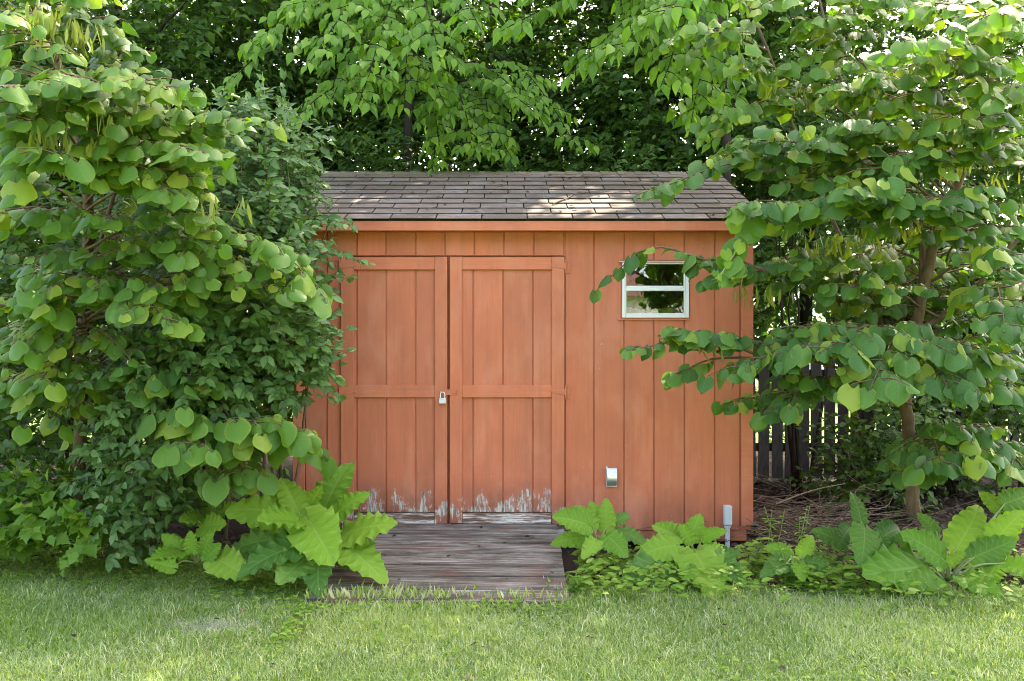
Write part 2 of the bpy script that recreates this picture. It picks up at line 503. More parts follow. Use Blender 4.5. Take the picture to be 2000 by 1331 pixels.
def lobed(seed):
    r = random.Random(seed)
    w = wtab([(0, .06), (.1, .30), (.2, .24), (.36, .50), (.46, .30), (.62, .26), (.8, .10), (1, 0)])
    fold, tp = r.uniform(.05, .3), r.uniform(.1, .35)
    return grid_leaf([0, .1, .2, .36, .46, .62, .8, 1], [-1, 0, 1], lambda u, v: (u * w(v), v + .12 * abs(u) * (v > .05) * (1 - v)), lambda u, v, x, y: fold * abs(x) - tp * v * v)

def burdock_leaf(seed):
    r = random.Random(seed)
    k = r.uniform(.86, 1.06)
    w = wtab([(0, .03), (.03, .20 * k), (.10, .30 * k), (.22, .345 * k), (.4, .335 * k), (.58, .29 * k), (.74, .225 * k), (.88, .14 * k), (.96, .07), (1, 0.0)])
    p1, p2, arch, fold = r.uniform(0, 6), r.uniform(0, 6), r.uniform(.04, .20), r.uniform(.05, .35)
    amp = r.uniform(.034, .055)
    twist, bend = r.uniform(-.35, .35), r.uniform(-.10, .10)
    rows = list(np.linspace(0, 1, 34)); cols = [-1, -.88, -.66, -.4, -.15, 0, .15, .4, .66, .88, 1]
    def xy(u, v):
        e = abs(u) ** 3
        ph = p1 if u < 0 else p2
        return (bend * v * v + u * (w(v) * (1 + .065 * e * math.sin(v * 40 + ph) + .035 * e * math.sin(v * 17 + 2 * ph))),
                v - .12 * abs(u) ** 1.5 * (1 - v) ** 5 + .010 * e * math.cos(v * 46 + ph))
    def zf(u, v, x, y):
        ph = p1 if u < 0 else p2
        e = abs(u) ** 2.2
        fade = min(1, 4 * (1 - v))
        side = abs(math.sin((v * 8 - abs(u) * 1.5) * math.pi))
        return (fold * abs(x) - arch * v * v - arch * .8 * v ** 4 - .4 * x * x + twist * x * v + fade * amp * e * math.sin(v * 38 + ph) + fade * .5 * amp * e * math.sin(v * 71 + 2 * ph)
                - .014 * (1 - side) * min(1, abs(u) * 4) * fade - .012 * max(0, 1 - abs(u) * 6))
    return grid_leaf(rows, cols, xy, zf)

def pod_shape(seed):
    r = random.Random(seed)
    b = r.uniform(-.25, .25)
    w = wtab([(0, .01), (.12, .05), (.3, .085), (.6, .085), (.85, .055), (1, .0)])
    return grid_leaf([0, .12, .35, .65, .88, 1], [-1, 0, 1], lambda u, v: (u * w(v) + b * v * v * .5, v), lambda u, v, x, y: .03 * (1 - abs(u)) + b * .3 * v * v)

def lance(seed):
    return ovate(seed, .12, .35, 5, 3, True)

TPL = {
    'heart': [heart(i) for i in range(6)],
    'heart_low': [heart(20 + i, False) for i in range(4)],
    'oval': [ovate(i, .27, .25, 5, 3, False) for i in range(5)],
    'pointed': [ovate(40 + i, .26, .35, 6, 3, True) for i in range(5)],
    'wood': [ovate(60 + i, .30, .25, 4, 3, True) for i in range(4)],
    'lobed': [lobed(i) for i in range(4)],
    'lance': [lance(80 + i) for i in range(3)],
    'pod': [pod_shape(i) for i in range(4)],
    'round': [ovate(90 + i, .46, .15, 4, 3, False) for i in range(3)],
    'burdock': [burdock_leaf(i) for i in range(14)],
}
TPL_MESH = {}
def tpl_mesh(kind, i, mat, pname):
    key = (kind, i, mat.name)
    if key not in TPL_MESH:
        v, t, uv = TPL[kind][i]
        me = np_mesh(pname, v, t, uv, np.zeros(len(v)))
        me.materials.append(mat)
        TPL_MESH[key] = me
    return TPL_MESH[key]

# ------------------------------------------------------------------ plants
PLANTS = []
class Plant:
    def __init__(s, name, loc, label, cat, group=None, max_obj=300, stem_mat='twig'):
        s.root = thing(name, loc, label, cat, group)
        s.loc = np.asarray(loc, float)
        s.kinds = {}
        s.tw_v, s.tw_t, s.nv = [], [], 0
        s.stem_mat = stem_mat
        s.max_obj = max_obj
        PLANTS.append(s)
    def branch(s, pts, rad, name='branch', mat='bark_redbud', sides=8, n=5, wob=0.0):
        p = spline(pts, n)
        if wob: p[1:-1] += rng.normal(0, wob, (len(p) - 2, 3))
        v, t = tube_arrays(p, rad, sides)
        me = np_mesh(name, v - s.loc, t)
        return link(name, me, M[mat], s.root)
    def twig(s, pts, rad, sides=4):
        v, t = tube_arrays(pts, rad, sides)
        s.tw_v.append(v); s.tw_t.append(t + s.nv); s.nv += len(v)
    def twigs_straight(s, a, b, r):
        """many straight 3-sided twigs at once"""
        a, b = np.asarray(a), np.asarray(b)
        n = len(a)
        t = unit(b - a)
        u = unit(np.cross(t, np.array([.31, .52, .79]))); w = np.cross(t, u)
        rings = []
        for c, rr in ((a, r), (b, r * .5)):
            for k in range(3):
                an = k * 2.0944
                rings.append(c + rr * (math.cos(an) * u + math.sin(an) * w))
        v = np.stack(rings, 1)              # n,6,3
        base = np.array([(0, 1, 4), (0, 4, 3), (1, 2, 5), (1, 5, 4), (2, 0, 3), (2, 3, 5)])
        tt = (base[None] + 6 * np.arange(n)[:, None, None]).reshape(-1, 3)
        s.tw_v.append(v.reshape(-1, 3)); s.tw_t.append(tt + s.nv); s.nv += n * 6
    def add(s, kind, mat, pos, d, n, size, name='leaf', rnd=None, tmpl=None):
        pos = np.atleast_2d(pos); d = np.atleast_2d(d); n = np.atleast_2d(n)
        N = len(pos)
        size = np.broadcast_to(np.asarray(size, float), (N,)).copy()
        rnd = rng.random(N) if rnd is None else np.broadcast_to(rnd, (N,)).copy()
        tm = rng.integers(0, len(TPL[kind]), N) if tmpl is None else np.broadcast_to(tmpl, (N,)).copy()
        Y = unit(d); Z = unit(n - (n * Y).sum(1, keepdims=True) * Y); X = np.cross(Y, Z)
        R = np.stack([X, Y, Z], 2)
        s.kinds.setdefault((kind, mat, name), []).append([pos, R, size, rnd, tm])
    # -- a leafy bough: a main axis, side twigs in a flat fan, leaves alternating along all of them
    def bough(s, a, b, n, size, width=.35, arch=.06, drop=.6, kind='heart', mat='redbud', tw=6, rad=.009, front=.6, t0=.25, pet=.35, pods=0, pts=None, flat=.9, sink=0.0):
        a, b = np.asarray(a, float), np.asarray(b, float)
        if kind == 'heart' and n > 12: n = int(n * 1.5); size = size * .82; tw = int(tw * 1.35 + .5); width = width * 1.08
        elif kind == 'pointed': n = int(n * 2.3); size = size * 1.06; tw = int(tw * 1.5)
        L = np.linalg.norm(b - a)
        mid = (a + b) / 2 + np.array([0, 0, arch]) + rng.normal(0, .02, 3)
        main = spline([a, mid, b] if pts is None else [a, *pts, b], 6)
        s.branch([a, mid, b] if pts is None else [a, *pts, b], [rad, rad * .35], 'branch', s.bough_mat if hasattr(s, 'bough_mat') else 'twig', 5, 5, .004)
        curves = [(main, t0)]
        tang = unit(b - a)
        perp = unit(np.cross(tang, [0, 0, 1.0]) + 1e-6)
        if abs(tang[2]) > .9: perp = np.array([1.0, 0, 0])
        for i in range(tw):
            t = t0 + (1 - t0) * (i + rng.uniform(.1, .9)) / tw
            t = min(t, .97)
            p0 = main[int(t * (len(main) - 1))]
            sd = 1 if i % 2 else -1
            l = width * rng.uniform(.55, 1.1) * (1.15 - .6 * (t - t0) / (1 - t0))
            dr = unit(tang * rng.uniform(.35, .8) + perp * sd * rng.uniform(.6, 1) + np.array([0, 0, rng.uniform(-.25, .15)]) + np.array([0, -.25 * front, 0]))
            e = p0 + dr * l + np.array([0, 0, -.10 * l - sink])
            m = (p0 + e) / 2 + np.array([0, 0, .08 * l])
            c = spline([p0, m, e], 4)
            s.twig(c, [rad * .45, rad * .22], 4)
            curves.append((c, .15))
        lens = np.array([np.linalg.norm(np.diff(c, axis=0), axis=1).sum() * (1 - t_) for c, t_ in curves])
        cnt = np.maximum(1, np.round(n * lens / lens.sum()).astype(int))
        PP, DD, NN, SS, A, B_ = [], [], [], [], [], []
        for (c, t_), k in zip(curves, cnt):
            tt = t_ + (1 - t_) * (np.arange(k) + rng.uniform(.3, 1, k)) / k
            tt = np.minimum(tt, 1.0)
            idx = tt * (len(c) - 1); i0 = np.minimum(idx.astype(int), len(c) - 2); f = (idx - i0)[:, None]
            p = c[i0] * (1 - f) + c[i0 + 1] * f
            tg = unit(c[i0 + 1] - c[i0])
            sd = np.where(np.arange(k) % 2 == 0, 1, -1)[:, None]
            pr = unit(np.cross(tg, [0, 0, 1.0]) + 1e-6)
            o = unit(tg * rng.uniform(.3, .9, (k, 1)) + pr * sd * rng.uniform(.4, 1.0, (k, 1)) + np.array([0, -front, 0]) * rng.uniform(.3, 1.2, (k, 1)))
            d = o + np.array([0, 0, -1.0]) * (drop * rng.uniform(.4, 2.0, (k, 1)))
            nn = np.array([0, 0, flat * .75]) + o * .4 + np.array([0, -front * .95, 0]) + rng.normal(0, .38, (k, 3))
            sz = size * (.42 + .78 * rng.random(k) ** .7) * (1 - .25 * tt ** 6)
            base = p + (o * .8 + np.array([0, 0, -.35 * drop])) * (pet * sz)[:, None]
            PP.append(base); DD.append(d); NN.append(nn); SS.append(sz); A.append(p); B_.append(base)
        if pet > .1: s.twigs_straight(np.vstack(A), np.vstack(B_), .0016)
        s.add(kind, mat, np.vstack(PP), np.vstack(DD), np.vstack(NN), np.concatenate(SS))
        for _ in range(pods):
            t = rng.uniform(.15, .75)
            s.pods(main[int(t * (len(main) - 1))], rng.integers(5, 10))
    def pods(s, p, n, size=.085, spread=.05):
        p = np.asarray(p, float)
        pos = p + rng.normal(0, 1, (n, 3)) * np.array([spread, spread, .015])
        d = np.array([0, 0, -1.0]) + rng.normal(0, .22, (n, 3))
        nn = rng.normal(0, 1, (n, 3)) + np.array([0, -.6, 0])
        s.add('pod', 'pod', pos, d, nn, size * rng.uniform(.75, 1.15, n), 'seed_pod')
    # -- leafy twigs through the volume of ellipsoids
    def fill(s, ells, nt, size, per=7, twl=.22, kind='oval', mat='honey', front=.6, drop=.3, shell=.5, up=.3, twig=True, keep=None, pairs=True, szvar=.3):
        """ells: (centre, (rx,ry,rz)); nt twigs in all, shared out by volume"""
        vol = np.array([e[1][0] * e[1][1] * e[1][2] for e in ells]) ** .8
        cnt = np.maximum(1, np.round(nt * vol / vol.sum()).astype(int))
        for (c, r), k in zip(ells, cnt):
            c, r = np.asarray(c, float), np.asarray(r, float)
            u = unit(rng.normal(0, 1, (k, 3)))
            rr = (1 - shell) * rng.random((k, 1)) ** (1 / 3) + shell * rng.uniform(.72, 1.04, (k, 1))
            a = c + u * r * rr
            out = unit(u / r)
            td = unit(out * .7 + np.array([0, 0, up]) + np.array([0, -front * .5, 0]) + rng.normal(0, .45, (k, 3)))
            ln = twl * rng.uniform(.6, 1.3, (k, 1))
            b = a + td * ln + np.array([0, 0, -.15]) * ln
            if keep is not None:
                m = keep(a); a, b, td, ln, out = a[m], b[m], td[m], ln[m], out[m]; k = len(a)
                if k == 0: continue
            if twig: s.twigs_straight(a, b, .0022)
            pr = unit(np.cross(td, [0, 0, 1.0]) + rng.normal(0, .15, (k, 3)))
            for j in range(per):
                t = (j // 2 * 2 + 1) / per if pairs else (j + .7) / per
                t = min(t, 1.0)
                sd = 1 if j % 2 else -1
                p = a + (b - a) * t
                wobble = rng.normal(0, .25, (k, 3))
                d = td * rng.uniform(.35, .8, (k, 1)) + pr * sd * rng.uniform(.5, 1, (k, 1)) + np.array([0, 0, -drop]) * rng.uniform(.2, 1.4, (k, 1)) + wobble
                if j == per - 1: d = td + np.array([0, 0, -drop]) + wobble
                nn = np.array([0, 0, .75]) + np.array([0, -front, 0]) + out * .3 + rng.normal(0, .35, (k, 3))
                sz = size * rng.uniform(1 - szvar, 1 + szvar * .5, k) * (.75 if t > .9 else 1)
                s.add(kind, mat, p, d, nn, sz)

def project(p):
    D = p[:, 1] - CAMY
    D = np.maximum(D, .05)
    return 1000 + p[:, 0] * F / D, HOR - (p[:, 2] - CAMZ) * F / D, D

def finish_plants(sun_gaps=()):
    # depth picture of everything leafy plus the shed, to find the leaves that show
    W, H, q = 500, 333, 4.0
    zb = np.full((H, W), 1e9)
    zb[int(450 / q):int(1040 / q), int(573 / q):int(1470 / q)] = 5.9
    zb[int(345 / q):int(450 / q), int(600 / q):int(1470 / q)] = 6.4
    flat = []
    for pl in PLANTS:
        for key, lst in pl.kinds.items():
            pos = np.vstack([x[0] for x in lst]); R = np.concatenate([x[1] for x in lst])
            size = np.concatenate([x[2] for x in lst]); rnd = np.concatenate([x[3] for x in lst]); tm = np.concatenate([x[4] for x in lst])
            if len(sun_gaps) and key[2] == 'leaf':
                keepm = np.ones(len(pos), bool)
                S = np.array(SUN)
                for c, ax, ay in sun_gaps:
                    rel = pos - np.asarray(c)
                    k = rel @ S
                    off = rel - k[:, None] * S
                    # distance measured on the roof plane: across and along the slope
                    e = (off[:, 0] / ax) ** 2 + (off[:, 1] / ay) ** 2
                    keepm &= ~((k > .12) & (e < 1))
                pos, R, size, rnd, tm = pos[keepm], R[keepm], size[keepm], rnd[keepm], tm[keepm]
            flat.append([pl, key, pos, R, size, rnd, tm])
    for f in flat:
        pos, R, size = f[2], f[3], f[4]
        ctr = pos + R[:, :, 1] * (size * .5)[:, None]
        x, y, D = project(ctr)
        rad = size * .33 * F / D / q
        f.append((x, y, D, rad))
        ok = (D > 1)
        for dx in range(-5, 6):
            for dy in range(-5, 6):
                m = ok & (dx * dx + dy * dy <= np.maximum(rad, .4) ** 2)
                ix = (x[m] / q + dx).astype(int); iy = (y[m] / q + dy).astype(int)
                g = (ix >= 0) & (ix < W) & (iy >= 0) & (iy < H)
                np.minimum.at(zb, (iy[g], ix[g]), D[m][g])
    for pl in PLANTS:
        mine = [f for f in flat if f[0] is pl]
        for _, key, pos, R, size, rnd, tm, (x, y, D, rad) in mine:
            kind, mat, pname = key
            inside = (x > 0) & (x < 2000) & (y > 0) & (y < 1331)
            ix = np.clip((x / q).astype(int), 0, W - 1); iy = np.clip((y / q).astype(int), 0, H - 1)
            vis = inside & (D < zb[iy, ix] + size * .5)
            score = np.where(vis, size * F / D, 0)
            score = np.where(score >= 10, score, 0)
            cap = pl.max_obj if pname == 'leaf' else min(120, pl.max_obj)
            order = np.argsort(-score)[:cap]
            chosen = order[score[order] > 0]
            isobj = np.zeros(len(pos), bool); isobj[chosen] = True
            for i in chosen:
                o = bpy.data.objects.new(pname, tpl_mesh(kind, int(tm[i]), M[mat], pname))
                COL.objects.link(o)
                o.parent = pl.root
                mt = np.eye(4); mt[:3, :3] = R[i] * size[i]; mt[:3, 3] = pos[i] - pl.loc
                o.matrix_local = Matrix(mt.tolist())
            rest = np.where(~isobj)[0]
            if len(rest) == 0: continue
            VV, TT, UU, RR, nv = [], [], [], [], 0
            for k in range(len(TPL[kind])):
                idx = rest[tm[rest] == k]
                if len(idx) == 0: continue
                v, t, uv = TPL[kind][k]
                if len(idx) > 30000: pass
                w = np.einsum('nij,vj->nvi', R[idx] * size[idx][:, None, None], v) + (pos[idx] - pl.loc)[:, None]
                VV.append(w.reshape(-1, 3))
                TT.append((t[None] + (nv + len(v) * np.arange(len(idx)))[:, None, None]).reshape(-1, 3))
                UU.append(np.tile(uv, (len(idx), 1))); RR.append(np.repeat(rnd[idx], len(v)))
                nv += len(v) * len(idx)
            fo = link('foliage' if pname == 'leaf' else pname + '_cluster', np_mesh('foliage', np.vstack(VV), np.vstack(TT), np.vstack(UU), np.concatenate(RR)), M[mat], pl.root)
            fo['kind'] = 'stuff'
        if pl.nv:
            tw = link('twigs', np_mesh('twigs', np.vstack(pl.tw_v) - pl.loc, np.vstack(pl.tw_t)), M[pl.stem_mat], pl.root)
            tw['kind'] = 'stuff'

def scatter_mesh(name, kind, mat, pos, d, n, size, rnd=None):
    N = len(pos)
    Y = unit(d); Z = unit(n - (n * Y).sum(1, keepdims=True) * Y); X = np.cross(Y, Z)
    R = np.stack([X, Y, Z], 2)
    tm = rng.integers(0, len(TPL[kind]), N); rnd = rng.random(N) if rnd is None else rnd
    VV, TT, UU, RR, nv = [], [], [], [], 0
    for k in range(len(TPL[kind])):
        idx = np.where(tm == k)[0]
        v, t, uv = TPL[kind][k]
        w = np.einsum('nij,vj->nvi', R[idx] * size[idx][:, None, None], v) + pos[idx][:, None]
        VV.append(w.reshape(-1, 3)); TT.append((t[None] + (nv + len(v) * np.arange(len(idx)))[:, None, None]).reshape(-1, 3))
        UU.append(np.tile(uv, (len(idx), 1))); RR.append(np.repeat(rnd[idx], len(v))); nv += len(v) * len(idx)
    return tag(link(name, np_mesh(name, np.vstack(VV), np.vstack(TT), np.vstack(UU), np.concatenate(RR)), M[mat]), kind='stuff')

# ================================================================== THE PLACE
# ------------------------------------------------------------------ ground
def build_ground():
    bm = bmesh.new()
    xs = [-400, -60, -20, -10, -6, -4, -3, -2, -1, 0, 1, 2, 3, 4, 6, 10, 20, 60, 400]
    ys = [-400, -60, -20, -10, -6, -4, -3, -2, -1, 0, 1, 2, 3, 4, 6, 10, 20, 60, 400]
    bmesh.ops.create_grid(bm, x_segments=1, y_segments=1, size=1)
    bm.clear()
    vs_ = [[bm.verts.new((x, y, 0)) for x in xs] for y in ys]
    for j in range(len(ys) - 1):
        for i in range(len(xs) - 1):
            bm.faces.new((vs_[j][i], vs_[j][i + 1], vs_[j + 1][i + 1], vs_[j + 1][i]))
    me = bpy.data.meshes.new("ground"); bm.to_mesh(me); bm.free()
    tag(link("ground", me, M['ground']), kind='structure')
build_ground()

# ------------------------------------------------------------------ shed
SX0, SX1, SD = -1.498, 1.649, 2.40         # wall ends and depth
ZB, ZT = WZ(1035), 2.24                    # siding bottom and top
EY, EZ, RY, RZ = -.17, 2.235, 1.20, 2.842  # eave edge and ridge of the roof
RX0, RX1 = -1.548, 1.70
shed = thing("garden_shed", (0, 0, 0), "red brown wooden shed with double doors, small white window and grey shingle roof", "shed")

def build_walls():
    T = .012
    fw = MB().box(SX0 + .01, WX(667), 0, .05, ZB, ZT)
    fw.box(WX(667), WX(1103), 0, .05, WZ(500), ZT)
    fw.box(WX(1103), WX(1216), 0, .05, ZB, ZT).box(WX(1342), SX1 - .01, 0, .05, ZB, ZT)
    fw.box(WX(1216), WX(1342), 0, .05, WZ(514), ZT).box(WX(1216), WX(1342), 0, .05, ZB, WZ(620))
    front = fw.build("front_wall", M['paint'], shed)
    gw = 1.25 / 285                         # half groove
    g = [597, 639, 697.6, 754.5, 812, 869, 926.5, 984, 1042, 1101.5, 1159.7, 1218, 1276.6, 1336, 1395, 1444.5]
    for a, b in zip(g[:-1], g[1:]):
        spans = []
        x0, x1 = a, b
        if b <= 667: spans = [(x0, x1, 1035, 440)]
        elif a < 667: spans = [(x0, 667, 1035, 500), (x0, x1, 500, 440)]
        elif b <= 1103: spans = [(x0, x1, 500, 440)]
        elif a < 1103 < b: spans = [(1104, x1, 1035, 440)]
        else: spans = [(x0, x1, 1035, 440)]
        for (p0, p1, yb, yt) in spans:
            pieces = [(p0, p1, yb, yt)]
            if p1 > 1212 and p0 < 1346:    # cut round the window
                q0, q1 = max(p0, 1212), min(p1, 1346)
                pieces = [(p0, p1, yb, 624), (p0, p1, 509, yt)]
                za, zb2, zc, zd = WZ(yb), WZ(624), WZ(509), WZ(yt)
                if p0 < 1211:
                    l_, r_, q_ = WX(p0) + gw, WX(p1) - gw, WX(1212)
                    MB().prism([(l_, za), (r_, za), (r_, zb2), (q_, zb2), (q_, zc), (r_, zc), (r_, zd), (l_, zd)], -T, -.0005).build("siding_board", M['paint'], front)
                    pieces = []
                if p1 > 1347:
                    l_, r_, q_ = WX(p0) + gw, WX(p1) - gw, WX(1346)
                    MB().prism([(l_, za), (r_, za), (r_, zd), (l_, zd), (l_, zc), (q_, zc), (q_, zb2), (l_, zb2)], -T, -.0005).build("siding_board", M['paint'], front)
                    pieces = []
            for (u0, u1, v0, v1) in pieces:
                l = gw if abs(u0 - p0) < .1 and u0 != 1104 else .0006
                r = gw if abs(u1 - p1) < .1 else .0006
                if WX(u1) - WX(u0) < l + r + .004: continue
                MB().box(WX(u0) + l, WX(u1) - r, -T, -.0005, WZ(v0), WZ(v1) - .0004, .0022).build("siding_board", M['paint'], front)
    # corner boards
    MB().box(SX0, WX(596), -.021, .0, ZB - .01, ZT, .002).build("corner_board", M['paint_h'], front)
    MB().box(WX(1446), SX1, -.021, .0, ZB + .03, ZT, .002).build("corner_board", M['paint_h'], front)
    # the other walls, floor, skirt
    side = MB().box(SX0, SX0 + .05, .051, SD - .051, ZB, ZT)
    side.prism([(0, 0)] * 0 or [(SX0, ZT), (SX0 + .05, ZT), (SX0 + .05, ZT + .001), (SX0, ZT + .001)], .06, SD - .06)
    side.build("side_wall", M['paint'], shed)
    MB().box(SX1 - .05, SX1, .051, SD - .051, ZB, ZT).build("side_wall", M['paint'], shed)
    for x in (SX0, SX1 - .045):
        bm = bmesh.new()
        pts = [(.0, ZT + .002), (SD, ZT + .002), (RY, RZ - .03)]
        a = [bm.verts.new((x, y, z)) for y, z in pts]; b = [bm.verts.new((x + .045, y, z)) for y, z in pts]
        bm.faces.new(a); bm.faces.new(b[::-1])
        for i in range(3): bm.faces.new((a[i], b[i], b[(i + 1) % 3], a[(i + 1) % 3]))
        bmesh.ops.recalc_face_normals(bm, faces=bm.faces[:])
        me = bpy.data.meshes.new("gable"); bm.to_mesh(me); bm.free(); link("gable", me, M['paint'], shed)
    MB().box(SX0, SX1, SD - .05, SD, ZB, ZT).build("back_wall", M['paint'], shed)
    MB().box(SX0 + .06, SX1 - .06, .06, SD - .06, ZB - .02, ZB).build("shed_floor", M['dark'], shed)
    MB().box(SX0 + .02, WX(667), .004, .045, WZ(1057), ZB - .004, .002).build("skirt_board", M['paint'], shed)
    MB().box(WX(1105), SX1 - .04, .004, .045, WZ(1057), ZB - .004, .002).build("skirt_board", M['paint'], shed)
    for x in (-1.3, -.5, .3, 1.1, 1.55):
        MB().box(x - .09, x + .09, .16, .45, -.02, WZ(1058), .006).build("footing_block", M['dark'], shed)
    # fascia and soffit
    MB().box(RX0 + .01, RX1 - .01, -.158, -.133, 2.168, 2.2325, .002).build("fascia", M['paint_h'], shed)
    MB().box(RX0 + .02, RX1 - .02, -.132, -.013, 2.178, 2.19).build("soffit", M['paint_h'], shed)
    for x in (RX0 + .012, RX1 - .037):     # rake boards
        bm = bmesh.new()
        pts = [(-.13, 2.168), (-.13, 2.222), (RY, RZ - .022), (SD + .12, 2.222), (SD + .12, 2.168), (RY, RZ - .09)]
        a = [bm.verts.new((x, y, z)) for y, z in pts]; b = [bm.verts.new((x + .025, y, z)) for y, z in pts]
        for q in ((0, 1, 2, 5), (5, 2, 3, 4)):
            bm.faces.new([a[i] for i in q]); bm.faces.new([b[i] for i in q][::-1])
        for i, k in ((0, 1), (1, 2), (2, 3), (3, 4), (4, 5), (5, 0)): bm.faces.new((a[i], b[i], b[k], a[k]))
        bmesh.ops.recalc_face_normals(bm, faces=bm.faces[:])
        me = bpy.data.meshes.new("rake_board"); bm.to_mesh(me); bm.free(); link("rake_board", me, M['paint_h'], shed)
build_walls()

def build_roof():
    # deck: two slopes with thickness
    bm = bmesh.new()
    k_ = .045 * (RZ - EZ) / (RY - EY)
    pts = [(EY + .045, EZ - .004 + k_), (RY, RZ - .004), (2 * RY - EY - .015, EZ - .004), (2 * RY - EY - .015, EZ - .016), (RY, RZ - .018), (EY + .045, EZ - .016 + k_)]
    a = [bm.verts.new((RX0 + .006, y, z)) for y, z in pts]; b = [bm.verts.new((RX1 - .006, y, z)) for y, z in pts]
    for q in ((0, 1, 4, 5), (1, 2, 3, 4)):
        bm.faces.new([a[i] for i in q]); bm.faces.new([b[i] for i in q][::-1])
    for i, k in ((0, 1), (1, 2), (2, 3), (3, 4), (4, 5), (5, 0)): bm.faces.new((a[i], b[i], b[k], a[k]))
    bmesh.ops.recalc_face_normals(bm, faces=bm.faces[:])
    me = bpy.data.meshes.new("roof"); bm.to_mesh(me); bm.free()
    roof = link("roof", me, M['deck'], shed)
    run, rise = RY - EY, RZ - EZ
    L = math.hypot(run, rise)
    es = Vector((0, run / L, rise / L)); en = Vector((0, -rise / L, run / L))
    rows, expo = 10, (L - .055) / 10
    tabw, slot = .3048, .008
    def tab(x0, x1, s0, s1, lift0, lift1, th=.0045, skew=0.0):
        """one tab on the front slope: lower edge lifted on the course below"""
        bm = bmesh.new()
        def pt(x, s_, h): return Vector((x, EY, EZ)) + es * s_ + en * h
        lo = [(x0, s0, lift0), (x1, s0 + skew, lift0), (x1, s1, lift1), (x0, s1, lift1)]
        A = [bm.verts.new(pt(*c)) for c in lo]
        B = [bm.verts.new(pt(c[0], c[1], c[2] + th)) for c in lo]
        bm.faces.new(A[::-1]); bm.faces.new(B)
        for i in range(4):
            k = (i + 1) % 4
            bm.faces.new((A[i], A[k], B[k], B[i]))
        es_ = [e for e in bm.edges]
        bmesh.ops.bevel(bm, geom=es_, offset=.0012, segments=1, affect='EDGES')
        bmesh.ops.recalc_face_normals(bm, faces=bm.faces[:])
        me = bpy.data.meshes.new("shingle"); bm.to_mesh(me); bm.free()
        link("shingle", me, M['shingle'], roof)
    r = random.Random(5)
    for i in range(rows):
        off = (i % 2) * tabw / 2 + [0, .012, -.02, .008, .0, .02, -.01, .015, .0, .01][i]
        x = RX0 - tabw + (off % tabw) + .13
        s0 = i * expo
        while x < RX1:
            a_, b_ = max(x, RX0), min(x + tabw - slot, RX1)
            if b_ - a_ > .02:
                j = r.uniform(-.004, .004)
                tab(a_, b_, s0 + j, s0 + expo + .012, .0085 + r.uniform(0, .003), .0008, .005, r.uniform(-.003, .003))
            x += tabw
    # ridge caps: short pieces bent over the ridge, lapped along it
    x = RX0
    while x < RX1 - .03:
        x1 = min(x + .155, RX1)
        bm = bmesh.new()
        for sgn in (1, -1):
            pass
        w = .115
        j = r.uniform(-.006, .006)
        prof = [(-(w + j), -(w + j) * rise / run), (-.02, -.006), (.02, -.006), (w, -w * rise / run)]
        ring = []
        for xx, lift in ((x, .012 + r.uniform(0, .003)), (x1 - .004, .007)):
            up = [bm.verts.new((xx, RY + p, RZ + q + lift + .006)) for p, q in prof]
            dn = [bm.verts.new((xx, RY + p, RZ + q + lift)) for p, q in prof]
            ring.append((up, dn))
        (u0, d0), (u1, d1) = ring
        for k in range(3):
            bm.faces.new((u0[k], u1[k], u1[k + 1], u0[k + 1])); bm.faces.new((d0[k], d0[k + 1], d1[k + 1], d1[k]))
            bm.faces.new((u0[k], u0[k + 1], d0[k + 1], d0[k])); bm.faces.new((u1[k], d1[k], d1[k + 1], u1[k + 1]))
        bm.faces.new((u0[0], d0[0], d1[0], u1[0])); bm.faces.new((u0[3], u1[3], d1[3], d0[3]))
        bmesh.ops.recalc_face_normals(bm, faces=bm.faces[:])
        me = bpy.data.meshes.new("ridge_shingle"); bm.to_mesh(me); bm.free()
        link("ridge_shingle", me, M['shingle'], roof)
        x += .142
    # back slope: plain courses
    for i in range(10):
        bm = bmesh.new()
        ya, za = 2 * RY - EY - es.y * i * expo, EZ + es.z * i * expo
        yb, zb_ = 2 * RY - EY - es.y * ((i + 1) * expo + .01), EZ + es.z * ((i + 1) * expo + .01)
        v = [bm.verts.new(c) for c in ((RX0, ya, za + .010), (RX1, ya, za + .010), (RX1, yb, zb_ + .004), (RX0, yb, zb_ + .004), (RX0, ya, za + .003), (RX1, ya, za + .003))]
        bm.faces.new(v[:4][::-1]); bm.faces.new((v[0], v[1], v[5], v[4]))
        me = bpy.data.meshes.new("shingle_course"); bm.to_mesh(me); bm.free()
        link("shingle_course", me, M['shingle'], roof)
build_roof()

